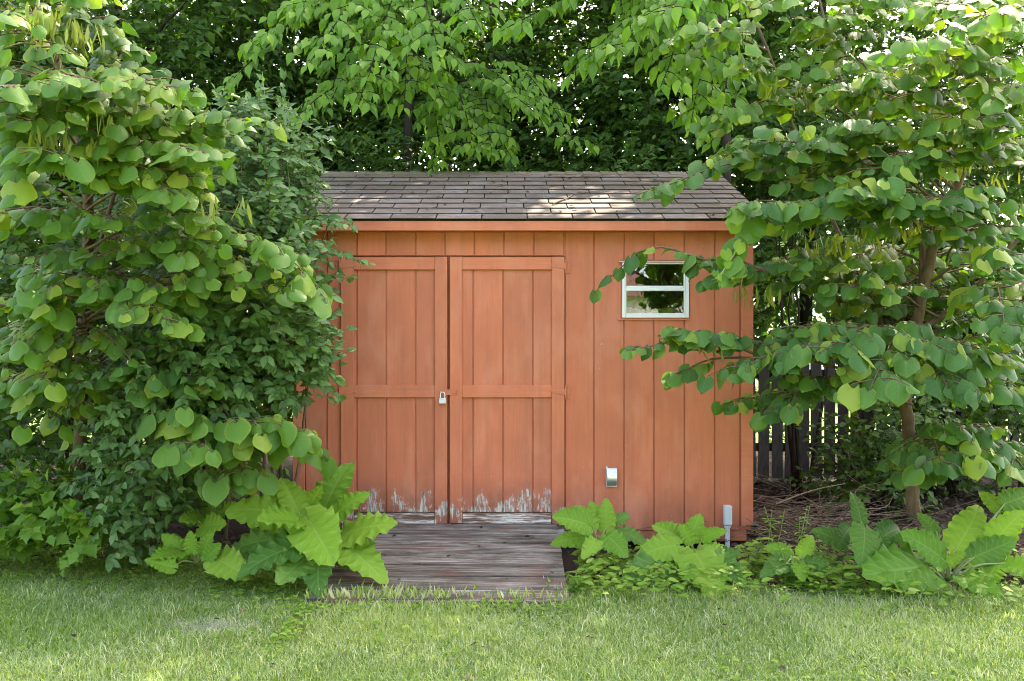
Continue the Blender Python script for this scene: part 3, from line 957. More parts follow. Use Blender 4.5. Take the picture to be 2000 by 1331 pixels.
def build_doors():
    yb = -.014                              # face of the door boards
    gw = 1.3 / 285
    def door(x0, x1, stiles, grooves, rail_y):
        d = MB().box(WX(x0) + .002, WX(x1) - .002, -.002, .03, WZ(1001), WZ(503) - .003).build("door", M['paint_stile'], shed)
        edges = [x0 + .6] + grooves + [x1 - .6]
        for a, b in zip(edges[:-1], edges[1:]):
            l = gw if a in grooves else 0; r = gw if b in grooves else 0
            MB().box(WX(a) + l, WX(b) - r, yb, -.0022, WZ(1000), WZ(504), .002).build("door_board", M['paint_peel'], d)
        (s0, s1), (s2, s3) = stiles
        MB().box(WX(s0), WX(s1), yb - .020, yb - .0003, WZ(1021), WZ(503), .0025).build("stile", M['paint_stile'], d)
        MB().box(WX(s2), WX(s3), yb - .020, yb - .0003, WZ(1022), WZ(503), .0025).build("stile", M['paint_stile'], d)
        for (t, b) in ((503.5, 528), (752, 776.5)):
            MB().box(WX(s1) + .0008, WX(s2) - .0008, yb - .019, yb - .0003, WZ(b), WZ(t), .0025).build("rail", M['paint_h'], d)
        MB().box(WX(s1) + .001, WX(s2) - .001, yb - .012, yb + .012, WZ(1022.5), WZ(1001.5), .004).build("bottom_rail", M['sill_wood'], d)
        return d
    dl = door(667, 874.5, ((667, 692.5), (850, 874.3)), [697.5, 755, 812], 752)
    dr = door(879, 1103, ((879.2, 903), (1077, 1102)), [924.5, 982.6, 1040.5], 752)
    def hinge(par, xj, yc, sgn, y0=-.036):
        """painted strap hinge: tapered strap on the door, upright leaf on the jamb. sgn: towards the door"""
        z = WZ(yc)
        s = .115
        m = MB().prism([(WX(xj), z + .022), (WX(xj) + sgn * s, z + .009), (WX(xj) + sgn * s, z - .001), (WX(xj), z - .022)], -.0385, -.0342)
        m.box(WX(xj) - sgn * .004, WX(xj) - sgn * .034, -.0185, -.0122, z - .047, z + .046, .001)
        m.tube([(WX(xj) - sgn * .001, -.034, z - .047), (WX(xj) - sgn * .001, -.034, z + .046)], .006, 8)
        m.build("hinge", M['paint_h'], par)
    hinge(dl, 665.5, 765, 1); hinge(dl, 665.5, 521, 1)
    hinge(dr, 1104.0, 765, -1); hinge(dr, 1104.0, 521, -1)
    # hasp on the right door reaching over the gap to the staple
    h = MB().prism([(WX(861.5), WZ(761.5)), (WX(893.5), WZ(760)), (WX(893.5), WZ(770.5)), (WX(861.5), WZ(772.5))], -.0395, -.0350)
    h.tube([(WX(890), -.041, WZ(759.5)), (WX(890), -.041, WZ(771))], .0025, 6)
    h.tube([(WX(893.3), -.041, WZ(759.5)), (WX(893.3), -.041, WZ(771))], .0025, 6)
    h.build("hasp", M['paint_h'], dr)
    st = [(WX(862), -.034, WZ(764.5)), (WX(862), -.052, WZ(764.5)), (WX(862), -.058, WZ(767)), (WX(862), -.052, WZ(769.5)), (WX(862), -.034, WZ(769.5))]
    MB().tube(spline(st, 3), .0028, 6).build("staple", M['steel'], dl)
    # sill board under the doors, jambs behind the gaps
    MB().box(WX(667), WX(1103), .031, .07, WZ(1040), WZ(498)).build("door_jamb", M['paint'], shed)
    MB().box(WX(668), WX(1102), -.012, .03, WZ(1052), WZ(1023.5), .003).build("door_sill", M['sill_wood'], shed)
build_doors()

def build_window():
    w = MB()
    x0, x1, z0, z1 = WX(1214), WX(1344), WZ(621.5), WZ(514)
    f = .021
    w.box(x0, x0 + f, -.03, .04, z0, z1, .002).box(x1 - f, x1, -.03, .04, z0, z1, .002)
    w.box(x0 + f + .0005, x1 - f - .0005, -.03, .04, z1 - f * .5, z1, .002).box(x0 + f + .0005, x1 - f - .0005, -.03, .04, z0, z0 + f, .002)
    win = w.build("window", M['white'], shed)
    MB().box(x0 - .02, x1 + .016, -.045, -.0125, z1 + .004, z1 + .009, .001).box(x1 + .004, x1 + .016, -.045, -.0125, z1 - .004, z1 + .0035, .001).build("drip_cap", M['white'], win)
    zm = WZ(565.5)
    MB().box(x0 + f + .001, x1 - f - .001, -.022, .02, zm - .012, zm + .012, .002).build("meeting_rail", M['white'], win)
    for (a, b, y) in ((zm + .013, z1 - f * .5 - .001, -.004), (z0 + f + .001, zm - .013, -.010)):
        s = MB()
        s.box(x0 + f + .001, x0 + f + .009, y - .012, y + .012, a, b).box(x1 - f - .012, x1 - f - .001, y - .012, y + .012, a, b)
        s.box(x0 + f + .010, x1 - f - .013, y - .012, y + .012, a, a + .010)
        s.build("sash", M['white'], win)
        MB().box(x0 + f + .004, x1 - f - .004, y, y + .004, a + .004, b - .002).build("pane", M['glass'], win)
    # painted sill strip under the window
    MB().box(x0 - .03, x1 + .01, -.024, -.0125, z0 - .016, z0 - .004, .002).build("window_sill", M['paint_h'], win)
build_window()

# things fixed to or hanging on the shed
def build_hardware():
    pl = thing("padlock", (WX(865.5), -.06, WZ(788)), "small silver padlock hanging on the hasp between the shed doors", "padlock")
    o = pl.location
    MB().box(WX(859), WX(872.5), -.068, -.050, WZ(788), WZ(777.3), .0025).build("lock_body", M['steel'], pl, o)
    c, hw = WX(865.8), 4.3 / 285
    pts = [(c - hw, -.059, WZ(778)), (c - hw, -.059, WZ(770)), (c - hw * .7, -.059, WZ(766.8)), (c, -.059, WZ(765.4)), (c + hw * .7, -.059, WZ(766.8)), (c + hw, -.059, WZ(770)), (c + hw, -.059, WZ(778))]
    MB().tube(spline(pts, 4), .0034, 8).build("shackle", M['chrome'], pl, o, True)
    oc = thing("outlet_cover", (WX(1193), -.02, WZ(931)), "silver metal outlet cover with a bulging flip lid low on the shed wall", "outlet cover")
    o = oc.location
    x0, x1, z0, z1 = WX(1183), WX(1204), WZ(949.5), WZ(914)
    MB().box(x0 - .002, x1 + .002, -.035, -.0125, z0 - .002, z1 + .001, .003).build("outlet_box", M['alu'], oc, o)
    bm = MB().box(x0, x1, -.041, -.0355, z0, z1, .002)
    bm.build("cover_plate", M['alu'], oc, o)
    # bulged lid: barrel profile along z
    b = bmesh.new(); n = 12
    rows = []
    for i in range(n + 1):
        t = i / n
        z = z0 + .006 + (z1 - z0 - .011) * t
        y = -.0415 - .026 * math.sin(math.pi * min(1, max(0, t * .96 + .02))) ** .7
        inset = .004 if i in (0, n) else .0025
        rows.append([b.verts.new((x, yy, z)) for x, yy in ((x0 + inset, -.0412), (x0 + inset + .001, y), (x1 - inset - .002, y), (x1 - inset - .001, -.0412))])
    for i in range(n):
        for k in range(3): b.faces.new((rows[i][k], rows[i][k + 1], rows[i + 1][k + 1], rows[i + 1][k]))
    bmesh.ops.recalc_face_normals(b, faces=b.faces[:])
    me = bpy.data.meshes.new("flip_lid"); 
    for v in b.verts: v.co -= o
    b.to_mesh(me); b.free()
    link("flip_lid", me, M['alu'], oc)
    MB().tube([(x0 + .002, -.043, z1 - .002), (x0 + .002, -.043, z1 + .014)], .005, 8).build("hinge_pin", M['white'], oc, o)
    cb = thing("conduit_box", (WX(1418), -.03, 0), "grey plastic conduit box on a short upright pipe at the shed's lower right corner", "conduit box")
    o = cb.location
    MB().box(WX(1410.5), WX(1426), -.062, -.0125, WZ(1024), WZ(985.5), .006).build("conduit_body", M['grey_pvc'], cb, o)
    MB().box(WX(1411.5), WX(1425.3), -.067, -.0625, WZ(1022.5), WZ(987), .004).build("cover_plate", M['grey_pvc'], cb, o)
    MB().tube([(WX(1418.2), -.036, WZ(1024)), (WX(1418.2), -.036, WZ(1029))], .021, 14).build("collar", M['grey_pvc'], cb, o, False)
    MB().tube([(WX(1418.2), -.036, WZ(1028)), (WX(1418.2), -.036, -.05)], .0165, 14).build("conduit_pipe", M['grey_pvc'], cb, o, True)
    for zz in (WZ(986.5), WZ(1023)):
        MB().tube([(WX(1418.4), -.064, zz), (WX(1418.4), -.070, zz)], .004, 6).build("screw", M['steel'], cb, o)
build_hardware()

def build_ramp():
    rp = thing("wooden_ramp", (-.4, -.68, 0), "weathered grey plank ramp with faded red paint in front of the shed doors", "ramp")
    o = rp.location
    S = [0, .145, .29, .435, .58, .73, .88, 1.0]
    r = random.Random(3)
    y0, y1, z0, z1 = -.035, -1.36, .185, .035
    for i, (a, b) in enumerate(zip(S[:-1], S[1:])):
        bm = bmesh.new()
        xl, xr = -1.10 + r.uniform(-.012, .012), .30 + r.uniform(-.012, .012)
        if i == 0: xr -= .0
        n = 14
        th = .038
        ga = .010 + r.uniform(0, .007)
        tilt = r.uniform(-.005, .004)
        rows = []
        for k in range(n + 1):
            x = xl + (xr - xl) * k / n
            w0, w1 = r.uniform(-.004, .004), r.uniform(-.004, .004)
            ya = y0 + (y1 - y0) * a - ga + w0; yb = y0 + (y1 - y0) * b + ga * .3 + w1
            za = z0 + (z1 - z0) * a + tilt; zb_ = z0 + (z1 - z0) * b - tilt
            rows.append([bm.verts.new(c) for c in ((x, ya, za - .003), (x, ya - .004, za), (x, yb + .004, zb_), (x, yb, zb_ - .003), (x, yb, zb_ - th), (x, ya, za - th))])
        for k in range(n):
            for j in range(6):
                bm.faces.new((rows[k][j], rows[k][(j + 1) % 6], rows[k + 1][(j + 1) % 6], rows[k + 1][j]))
        bm.faces.new(rows[0]); bm.faces.new(rows[-1][::-1])
        bmesh.ops.recalc_face_normals(bm, faces=bm.faces[:])
        for v in bm.verts: v.co -= o
        me = bpy.data.meshes.new("plank"); bm.to_mesh(me); bm.free()
        link("plank", me, M['ramp_wood'], rp)
    for x in (-1.02, -.4, .22):
        bm = bmesh.new()
        pts = [(-.05, z0 - .041), (-1.30, z1 - .035), (-1.30, -.03), (-.05, -.03)]
        a = [bm.verts.new((x - .02, y, z)) for y, z in pts]; b = [bm.verts.new((x + .02, y, z)) for y, z in pts]
        bm.faces.new(a); bm.faces.new(b[::-1])
        for i in range(4): bm.faces.new((a[i], b[i], b[(i + 1) % 4], a[(i + 1) % 4]))
        bmesh.ops.recalc_face_normals(bm, faces=bm.faces[:])
        for v in bm.verts: v.co -= o
        me = bpy.data.meshes.new("stringer"); bm.to_mesh(me); bm.free()
        link("stringer", me, M['ramp_wood'], rp)
build_ramp()

# ------------------------------------------------------------------ fence and house behind
def build_fence():
    D = 9.2
    y = D + CAMY
    fe = thing("picket_fence", (WX(1700, D), y, 0), "weathered picket fence in the shade behind the trees right of the shed", "fence")
    o = fe.location
    sp = 25.6 * D / F
    px_w = sp - .026
    me0 = None
    r = random.Random(9)
    x = WX(1440, D)
    bm = MB().box(-px_w / 2, px_w / 2, -.01, .01, .05, 1.42, .002)
    pk = bm.build("picket", M['fence'], fe, (0, 0, 0))
    pk.location = (x - o.x, 0, 0)
    while x < WX(2120, D):
        x += sp * r.uniform(.97, 1.03)
        c = pk.copy(); COL.objects.link(c); c.parent = fe
        c.location = (x - o.x, 0, r.uniform(-.02, .02)); c.rotation_euler = (0, r.uniform(-.006, .006), 0)
    for z in (.36, 1.15):
        MB().box(WX(1430, D) - o.x, WX(2130, D) - o.x, -.012 - .04 + .09, .05, z - .045, z + .045, .003).build("fence_rail", M['fence'], fe)
    for p in (1440, 1700, 1960):
        MB().box(WX(p, D) - o.x - .045, WX(p, D) - o.x + .045, .052, .14, -.05, 1.4, .004).build("fence_post", M['fence'], fe)
build_fence()

def build_house():
    D = 26.0
    y = D + CAMY
    h = thing("neighbouring_house", (WX(1860, D), y + 4, 0), "pale house with a white gutter glimpsed between leaves right of the shed", "house")
    o = h.location
    x0, x1 = WX(1640, D), WX(2300, D)
    zt = WZ(478, D)
    m = plain_mat("pale_siding", (.62, .63, .60), .7, .3, 0, .1, 3)
    MB().box(x0 + .4, x1 - .4, y + .4, y + 8, 0, zt - .1).build("wall", m, h, o)
    MB().box(x0, x1, y - .12, y, zt - .12, zt + .02, .02).build("gutter", M['white'], h, o)
    bm = bmesh.new()
    v = [bm.verts.new(c) for c in ((x0, y, zt + .02), (x1, y, zt + .02), (x1, y + 4.4, zt + 2.0), (x0, y + 4.4, zt + 2.0), (x1, y + 8.8, zt + .02), (x0, y + 8.8, zt + .02))]
    bm.faces.new((v[0], v[1], v[2], v[3])); bm.faces.new((v[3], v[2], v[4], v[5]))
    for q in v: q.co -= o
    me = bpy.data.meshes.new("roof"); bm.to_mesh(me); bm.free(); link("roof", me, M['grey_pvc'], h)
    for px in (1780, 1960):
        f = MB().box(WX(px, D), WX(px, D) + 1.2, y + .36, y + .41, .9, 2.2, .01).build("window", M['white'], h, o)
        MB().box(WX(px, D) + .08, WX(px, D) + 1.12, y + .345, y + .358, .98, 2.12).build("pane", M['glass'], f, o)
build_house()

def build_opposite_side():
    """what stands across the lawn behind the camera: only its mirror image in the window glass shows"""
    y = -20.0
    h = thing("opposite_house", (1, y - 3, 0), "pale house with a brown roof mirrored small in the shed's window glass", "house")
    o = h.location
    m = plain_mat("opposite_siding", (.75, .75, .74), .7, .3, 0, .1, 3)
    MB().box(-6, 4.4, y - 6, y, 0, 3.25).build("wall", m, h, o)
    bm = bmesh.new()
    v = [bm.verts.new(Vector(c) - o) for c in ((-6.5, y + .5, 3.15), (4.7, y + .5, 3.15), (4.2, y - 3, 4.2), (-6.5, y - 3, 4.2), (4.7, y - 6.5, 3.15), (-6.5, y - 6.5, 3.15))]
    bm.faces.new((v[0], v[1], v[2], v[3])); bm.faces.new((v[3], v[2], v[4], v[5]))
    me = bpy.data.meshes.new("roof"); bm.to_mesh(me); bm.free(); link("roof", me, M['deck_brown'], h)
    for x in (.6, 2.6): MB().box(x, x + .9, y, y + .04, 1.1, 2.4, .01).build("window", M['white'], h, o)
build_opposite_side()

# ------------------------------------------------------------------ redbud on the left
def redbud_left():
    t = Plant("redbud_tree", P(150, 1010, 5.35), "redbud tree with large pale heart shaped leaves at the left edge", "tree")
    t.bough_mat = 'bark_redbud'
    t.branch([P(150, 1012, 5.35), P(158, 800, 5.25), P(165, 600, 5.05), P(172, 390, 4.75), P(135, 190, 4.7), P(75, 30, 4.6), P(40, -120, 4.6)], [.042, .038, .032, .026, .02, .014], 'trunk')
    t.branch([P(165, 600, 5.05), P(205, 440, 4.95), P(260, 250, 5.0), P(270, 130, 5.0)], [.016, .011, .005], 'limb')
    B = t.bough
    B(P(130, 225, 4.6), P(5, 170, 3.55), 20, .135, .28, .05, .55)
    B(P(140, 215, 4.6), P(325, 175, 3.95), 34, .13, .34, .10, .6, tw=7)
    B(P(150, 240, 4.6), P(200, 160, 3.8), 26, .13, .34, .08, .5, tw=6, pods=3)
    B(P(165, 300, 4.6), P(485, 235, 4.25), 46, .115, .34, .10, .6, tw=8, pods=2)
    B(P(170, 320, 4.6), P(405, 300, 3.95), 36, .125, .30, .08, .7, tw=7)
    B(P(165, 350, 4.6), P(345, 380, 4.05), 30, .13, .28, .06, .8, tw=6)
    B(P(165, 350, 4.6), P(100, 300, 3.8), 24, .13, .32, .06, .7, tw=6, pods=2)
    B(P(20, 170, 4.1), P(25, 385, 3.85), 10, .125, .10, .0, 1.1, tw=3, t0=.25, rad=.004)
    B(P(170, 450, 4.8), P(20, 425, 4.1), 30, .12, .32, .06, .8, tw=6)
    B(P(165, 480, 4.85), P(230, 430, 4.15), 26, .12, .32, .06, .8, tw=6)
    B(P(170, 500, 4.9), P(390, 470, 4.4), 36, .115, .32, .07, .7, tw=7)
    B(P(165, 545, 4.95), P(335, 640, 4.25), 44, .12, .36, .14, .8, tw=8)
    B(P(165, 545, 4.95), P(140, 560, 4.35), 26, .12, .34, .08, .7, tw=6)
    B(P(200, 470, 4.9), P(560, 500, 4.5), 40, .115, .30, .14, .7, tw=8, pods=2, t0=.4)
    B(P(440, 470, 4.6), P(640, 590, 4.55), 30, .12, .24, .10, .9, tw=6, t0=.2)
    B(P(160, 640, 5.1), P(40, 560, 4.1), 12, .115, .2, -.1, 1.0, tw=3)
    B(P(155, 700, 5.15), P(70, 750, 4.5), 16, .12, .3, .06, .8, tw=5)
    B(P(60, 40, 4.6), P(10, 30, 3.75), 14, .13, .25, .04, .6, tw=4, pods=2)
    B(P(60, 10, 4.6), P(150, -10, 4.1), 20, .12, .3, .04, .7, tw=5)
    B(P(75, 40, 4.6), P(20, -40, 4.0), 20, .12, .3, .04, .7, tw=5)
    B(P(90, 60, 4.6), P(70, 100, 3.9), 14, .125, .3, .04, .7, tw=5)
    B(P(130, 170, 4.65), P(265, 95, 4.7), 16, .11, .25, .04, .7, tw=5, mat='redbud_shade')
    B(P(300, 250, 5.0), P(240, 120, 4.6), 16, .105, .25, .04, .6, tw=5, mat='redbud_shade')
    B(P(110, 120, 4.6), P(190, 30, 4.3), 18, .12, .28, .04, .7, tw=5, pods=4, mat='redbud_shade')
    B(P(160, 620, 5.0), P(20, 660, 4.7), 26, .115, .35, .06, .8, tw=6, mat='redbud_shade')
    for (x, y, D) in ((60, 150, 3.9), (110, 185, 3.9), (225, 205, 4.05), (50, 235, 3.8), (265, 265, 4.1), (335, 230, 4.15), (425, 255, 4.3), (180, 300, 4.1), (300, 330, 4.1), (385, 345, 4.2),
                      (200, 500, 4.4), (560, 520, 4.55), (610, 560, 4.5), (500, 545, 4.5), (450, 500, 4.5), (60, 680, 4.6), (160, 670, 4.6), (150, 580, 4.5), (165, 800, 4.9), (100, 830, 4.9), (330, 560, 4.4), (30, 600, 4.4), (430, 420, 4.4), (400, 300, 4.3), (20, 200, 3.8), (150, 150, 4.0)):
        B(P(165, min(y + 70, 640), 4.75), P(x, y, D), 16, .122, .34, .08, .7, tw=6, t0=.45)
    for i in range(14):       # inner, shaded tiers
        x, y = rng.uniform(20, 420), rng.uniform(200, 760)
        B(P(165, min(900, y + 60), 5.0), P(x, y, rng.uniform(4.6, 5.1)), 22, .11, .35, .06, .7, tw=5, mat='redbud_shade', t0=.4)
    for p in ((75, 20), (100, 45), (130, 30), (150, 60), (60, 35), (90, 230), (110, 260), (150, 275), (210, 230), (80, 260), (290, 170), (440, 390)):
        t.pods(P(p[0], p[1], 4.0), 9, .095)
    for _ in range(5): t.pods(P(rng.uniform(80, 160), rng.uniform(20, 60), 4.3), 8, .095)
redbud_left()

def redbud_low():
    t = Plant("redbud_sapling", P(440, 1050, 5.25), "low redbud sapling with broad heart leaves beside the shed's left corner", "sapling")
    t.branch([P(440, 1052, 5.25), P(450, 950, 5.15), P(470, 870, 5.0), P(440, 800, 4.8)], [.014, .011, .006], 'trunk')
    B = t.bough
    B(P(470, 870, 5.0), P(345, 800, 4.55), 14, .165, .26, .03, 1.0, tw=4, t0=.15, front=.9)
    B(P(470, 870, 5.0), P(370, 880, 4.5), 17, .17, .28, .05, 1.2, tw=5, t0=.15, front=.9)
    B(P(470, 870, 5.0), P(500, 830, 4.6), 17, .16, .3, .05, .9, tw=5, t0=.15, front=.9)
    B(P(470, 850, 4.95), P(600, 860, 4.7), 16, .14, .24, .07, .9, tw=5, front=.9)
    B(P(460, 900, 5.1), P(480, 930, 4.75), 10, .15, .26, .03, 1.0, tw=4, front=.8)
    B(P(560, 840, 4.8), P(640, 895, 4.9), 8, .105, .15, .03, 1.0, tw=3)
    B(P(450, 920, 5.1), P(410, 930, 4.75), 9, .14, .25, .03, 1.1, tw=3, front=.8)
redbud_low()

# ------------------------------------------------------------------ redbud on the right
def redbud_right():
    t = Plant("redbud_tree", P(1783, 1003, 5.35), "redbud tree in horizontal leaf tiers right of the shed with bare trunk below", "tree")
    t.bough_mat = 'bark_redbud'
    t.branch([P(1783, 1006, 5.35), P(1782, 960, 5.35), P(1778, 870, 5.35), P(1770, 780, 5.3), P(1786, 660, 5.25), P(1802, 570, 5.2), P(1835, 440, 5.2), P(1875, 350, 5.2), P(1915, 230, 5.2), P(1960, 40, 5.1), P(1985, -140, 5.1)], [.043, .040, .038, .037, .033, .030, .027, .022, .016, .012], 'trunk', sides=10, wob=.003)
    t.branch([P(1788, 650, 5.25), P(1850, 610, 5.3), P(1930, 535, 5.35), P(2010, 440, 5.4)], [.022, .018, .014], 'limb')
    t.branch([P(1800, 570, 5.2), P(1795, 450, 5.3), P(1730, 320, 5.45), P(1650, 180, 5.6), P(1590, -40, 5.7)], [.02, .016, .012, .008], 'limb')
    t.branch([P(1772, 770, 5.3), P(1730, 660, 5.4), P(1690, 560, 5.5), P(1635, 450, 5.55), P(1560, 280, 5.6), P(1500, 100, 5.7), P(1420, -80, 5.7)], [.022, .018, .015, .011, .008], 'limb')
    B = t.bough
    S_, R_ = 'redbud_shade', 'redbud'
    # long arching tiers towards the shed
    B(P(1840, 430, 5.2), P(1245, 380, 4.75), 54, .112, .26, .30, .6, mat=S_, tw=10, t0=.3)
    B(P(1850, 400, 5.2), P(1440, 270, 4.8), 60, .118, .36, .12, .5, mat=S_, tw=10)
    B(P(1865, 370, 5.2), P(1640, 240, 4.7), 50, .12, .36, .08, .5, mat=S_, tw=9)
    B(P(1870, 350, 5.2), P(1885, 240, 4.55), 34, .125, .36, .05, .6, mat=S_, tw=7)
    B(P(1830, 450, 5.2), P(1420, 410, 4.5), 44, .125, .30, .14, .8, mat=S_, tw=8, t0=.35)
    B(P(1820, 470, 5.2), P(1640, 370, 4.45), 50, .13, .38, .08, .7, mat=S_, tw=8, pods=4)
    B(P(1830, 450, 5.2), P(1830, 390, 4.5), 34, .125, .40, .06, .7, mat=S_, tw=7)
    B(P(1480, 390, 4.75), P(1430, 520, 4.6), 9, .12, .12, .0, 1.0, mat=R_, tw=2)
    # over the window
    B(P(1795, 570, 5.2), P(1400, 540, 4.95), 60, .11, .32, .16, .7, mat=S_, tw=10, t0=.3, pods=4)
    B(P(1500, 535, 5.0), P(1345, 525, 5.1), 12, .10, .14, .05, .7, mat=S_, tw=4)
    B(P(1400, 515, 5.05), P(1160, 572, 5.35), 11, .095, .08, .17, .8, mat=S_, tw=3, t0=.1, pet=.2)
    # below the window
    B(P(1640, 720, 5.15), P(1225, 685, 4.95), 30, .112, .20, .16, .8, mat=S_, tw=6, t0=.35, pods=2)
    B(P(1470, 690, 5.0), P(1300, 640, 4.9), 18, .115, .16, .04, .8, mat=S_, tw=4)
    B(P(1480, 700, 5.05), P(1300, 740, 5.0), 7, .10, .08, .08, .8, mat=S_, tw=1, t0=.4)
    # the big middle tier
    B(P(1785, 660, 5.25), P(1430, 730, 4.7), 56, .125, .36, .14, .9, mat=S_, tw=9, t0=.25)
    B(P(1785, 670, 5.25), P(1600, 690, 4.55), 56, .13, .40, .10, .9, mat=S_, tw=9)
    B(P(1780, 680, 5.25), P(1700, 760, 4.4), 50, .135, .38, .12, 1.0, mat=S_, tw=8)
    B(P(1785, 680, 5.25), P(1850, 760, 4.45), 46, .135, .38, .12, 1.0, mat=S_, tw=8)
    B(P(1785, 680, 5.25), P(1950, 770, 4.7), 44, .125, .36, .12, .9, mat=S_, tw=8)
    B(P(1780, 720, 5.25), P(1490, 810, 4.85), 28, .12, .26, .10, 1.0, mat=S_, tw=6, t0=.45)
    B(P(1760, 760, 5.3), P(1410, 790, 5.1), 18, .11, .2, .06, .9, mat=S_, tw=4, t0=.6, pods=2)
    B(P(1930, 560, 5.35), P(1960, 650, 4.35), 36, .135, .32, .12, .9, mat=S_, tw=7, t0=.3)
    B(P(1930, 560, 5.35), P(2010, 640, 4.5), 26, .13, .32, .12, .9, mat=S_, tw=6)
    # low ones
    B(P(1778, 860, 5.35), P(1840, 910, 4.75), 30, .125, .34, .10, .9, mat=S_, tw=7)
    B(P(1778, 850, 5.35), P(1960, 880, 5.0), 34, .12, .36, .10, .9, mat=S_, tw=7)
    B(P(1790, 880, 5.35), P(1790, 930, 4.95), 14, .115, .26, .04, .9, mat=S_, tw=4)
    B(P(1900, 850, 5.3), P(2010, 930, 4.8), 20, .12, .3, .06, .9, mat=S_, tw=5)
    # upper crown
    for (a, b, n, sz) in (((1930, 190, 5.2), (1720, 100, 4.3), 34, .13), ((1940, 110, 5.1), (1960, 30, 3.9), 24, .13), ((1930, 190, 5.2), (2000, 170, 4.2), 30, .13),
                          ((1900, 250, 5.2), (1610, 170, 4.9), 56, .12), ((1690, 250, 5.5), (1440, 110, 5.1), 50, .115), ((1660, 190, 5.6), (1380, 230, 5.2), 46, .115),
                          ((1640, 140, 5.6), (1590, 40, 5.0), 40, .115), ((1500, 100, 5.7), (1330, 60, 5.3), 40, .11), ((1920, 280, 5.2), (2010, 320, 4.8), 30, .12),
                          ((1600, -20, 5.7), (1500, 10, 5.0), 36, .115), ((1950, 50, 5.1), (1840, 20, 4.5), 36, .12), ((1750, 350, 5.4), (1560, 300, 5.3), 40, .11),
                          ((1620, 60, 5.6), (1740, 0, 4.9), 40, .115), ((1620, 120, 5.6), (1740, 200, 4.8), 34, .12), ((1560, 280, 5.6), (1390, 320, 5.4), 26, .11)):
        B(P(*a), P(*b), n, sz, .36, .08, .7, mat=R_, tw=8, pods=1)
    for (x, y, D) in ((1480, 330, 4.9), (1560, 350, 4.8), (1700, 330, 4.6), (1780, 300, 4.6), (1950, 400, 4.7), (1900, 450, 4.7), (1660, 560, 4.8), (1980, 500, 4.6), (1560, 640, 4.8), (1930, 700, 4.6), (1540, 730, 4.8), (1860, 230, 4.6), (1790, 180, 4.7), (1980, 250, 4.5), (1650, 250, 4.8), (1900, 120, 4.5), (1820, 90, 4.6), (1880, 840, 4.9)):
        B(P(1775 + (780 - y) * .18 + rng.uniform(-20, 20), min(y + 60, 860), 5.25), P(x, y, D), 15, .118, .34, .08, .8, mat=S_ if y > 260 else R_, tw=6, t0=.4)
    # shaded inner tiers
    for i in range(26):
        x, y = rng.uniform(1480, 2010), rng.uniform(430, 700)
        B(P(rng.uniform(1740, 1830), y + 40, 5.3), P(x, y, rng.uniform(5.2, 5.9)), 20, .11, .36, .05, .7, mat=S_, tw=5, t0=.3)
    for p in ((1575, 455, 5.0), (1610, 465, 5.0), (1640, 470, 4.95), (1690, 455, 4.9), (1720, 460, 4.9), (1900, 240, 4.9), (1920, 270, 4.9), (1940, 300, 5.0), (1885, 310, 4.9), (1955, 345, 5.0), (1860, 320, 5.0), (1520, 570, 5.0), (1490, 575, 5.0), (1450, 560, 5.0), (1385, 660, 4.9), (1395, 680, 4.9), (1600, 480, 5.0), (1780, 440, 4.9), (1500, 160, 5.2), (1560, 190, 5.3)):
        t.pods(P(*p), 8, .088)
redbud_right()

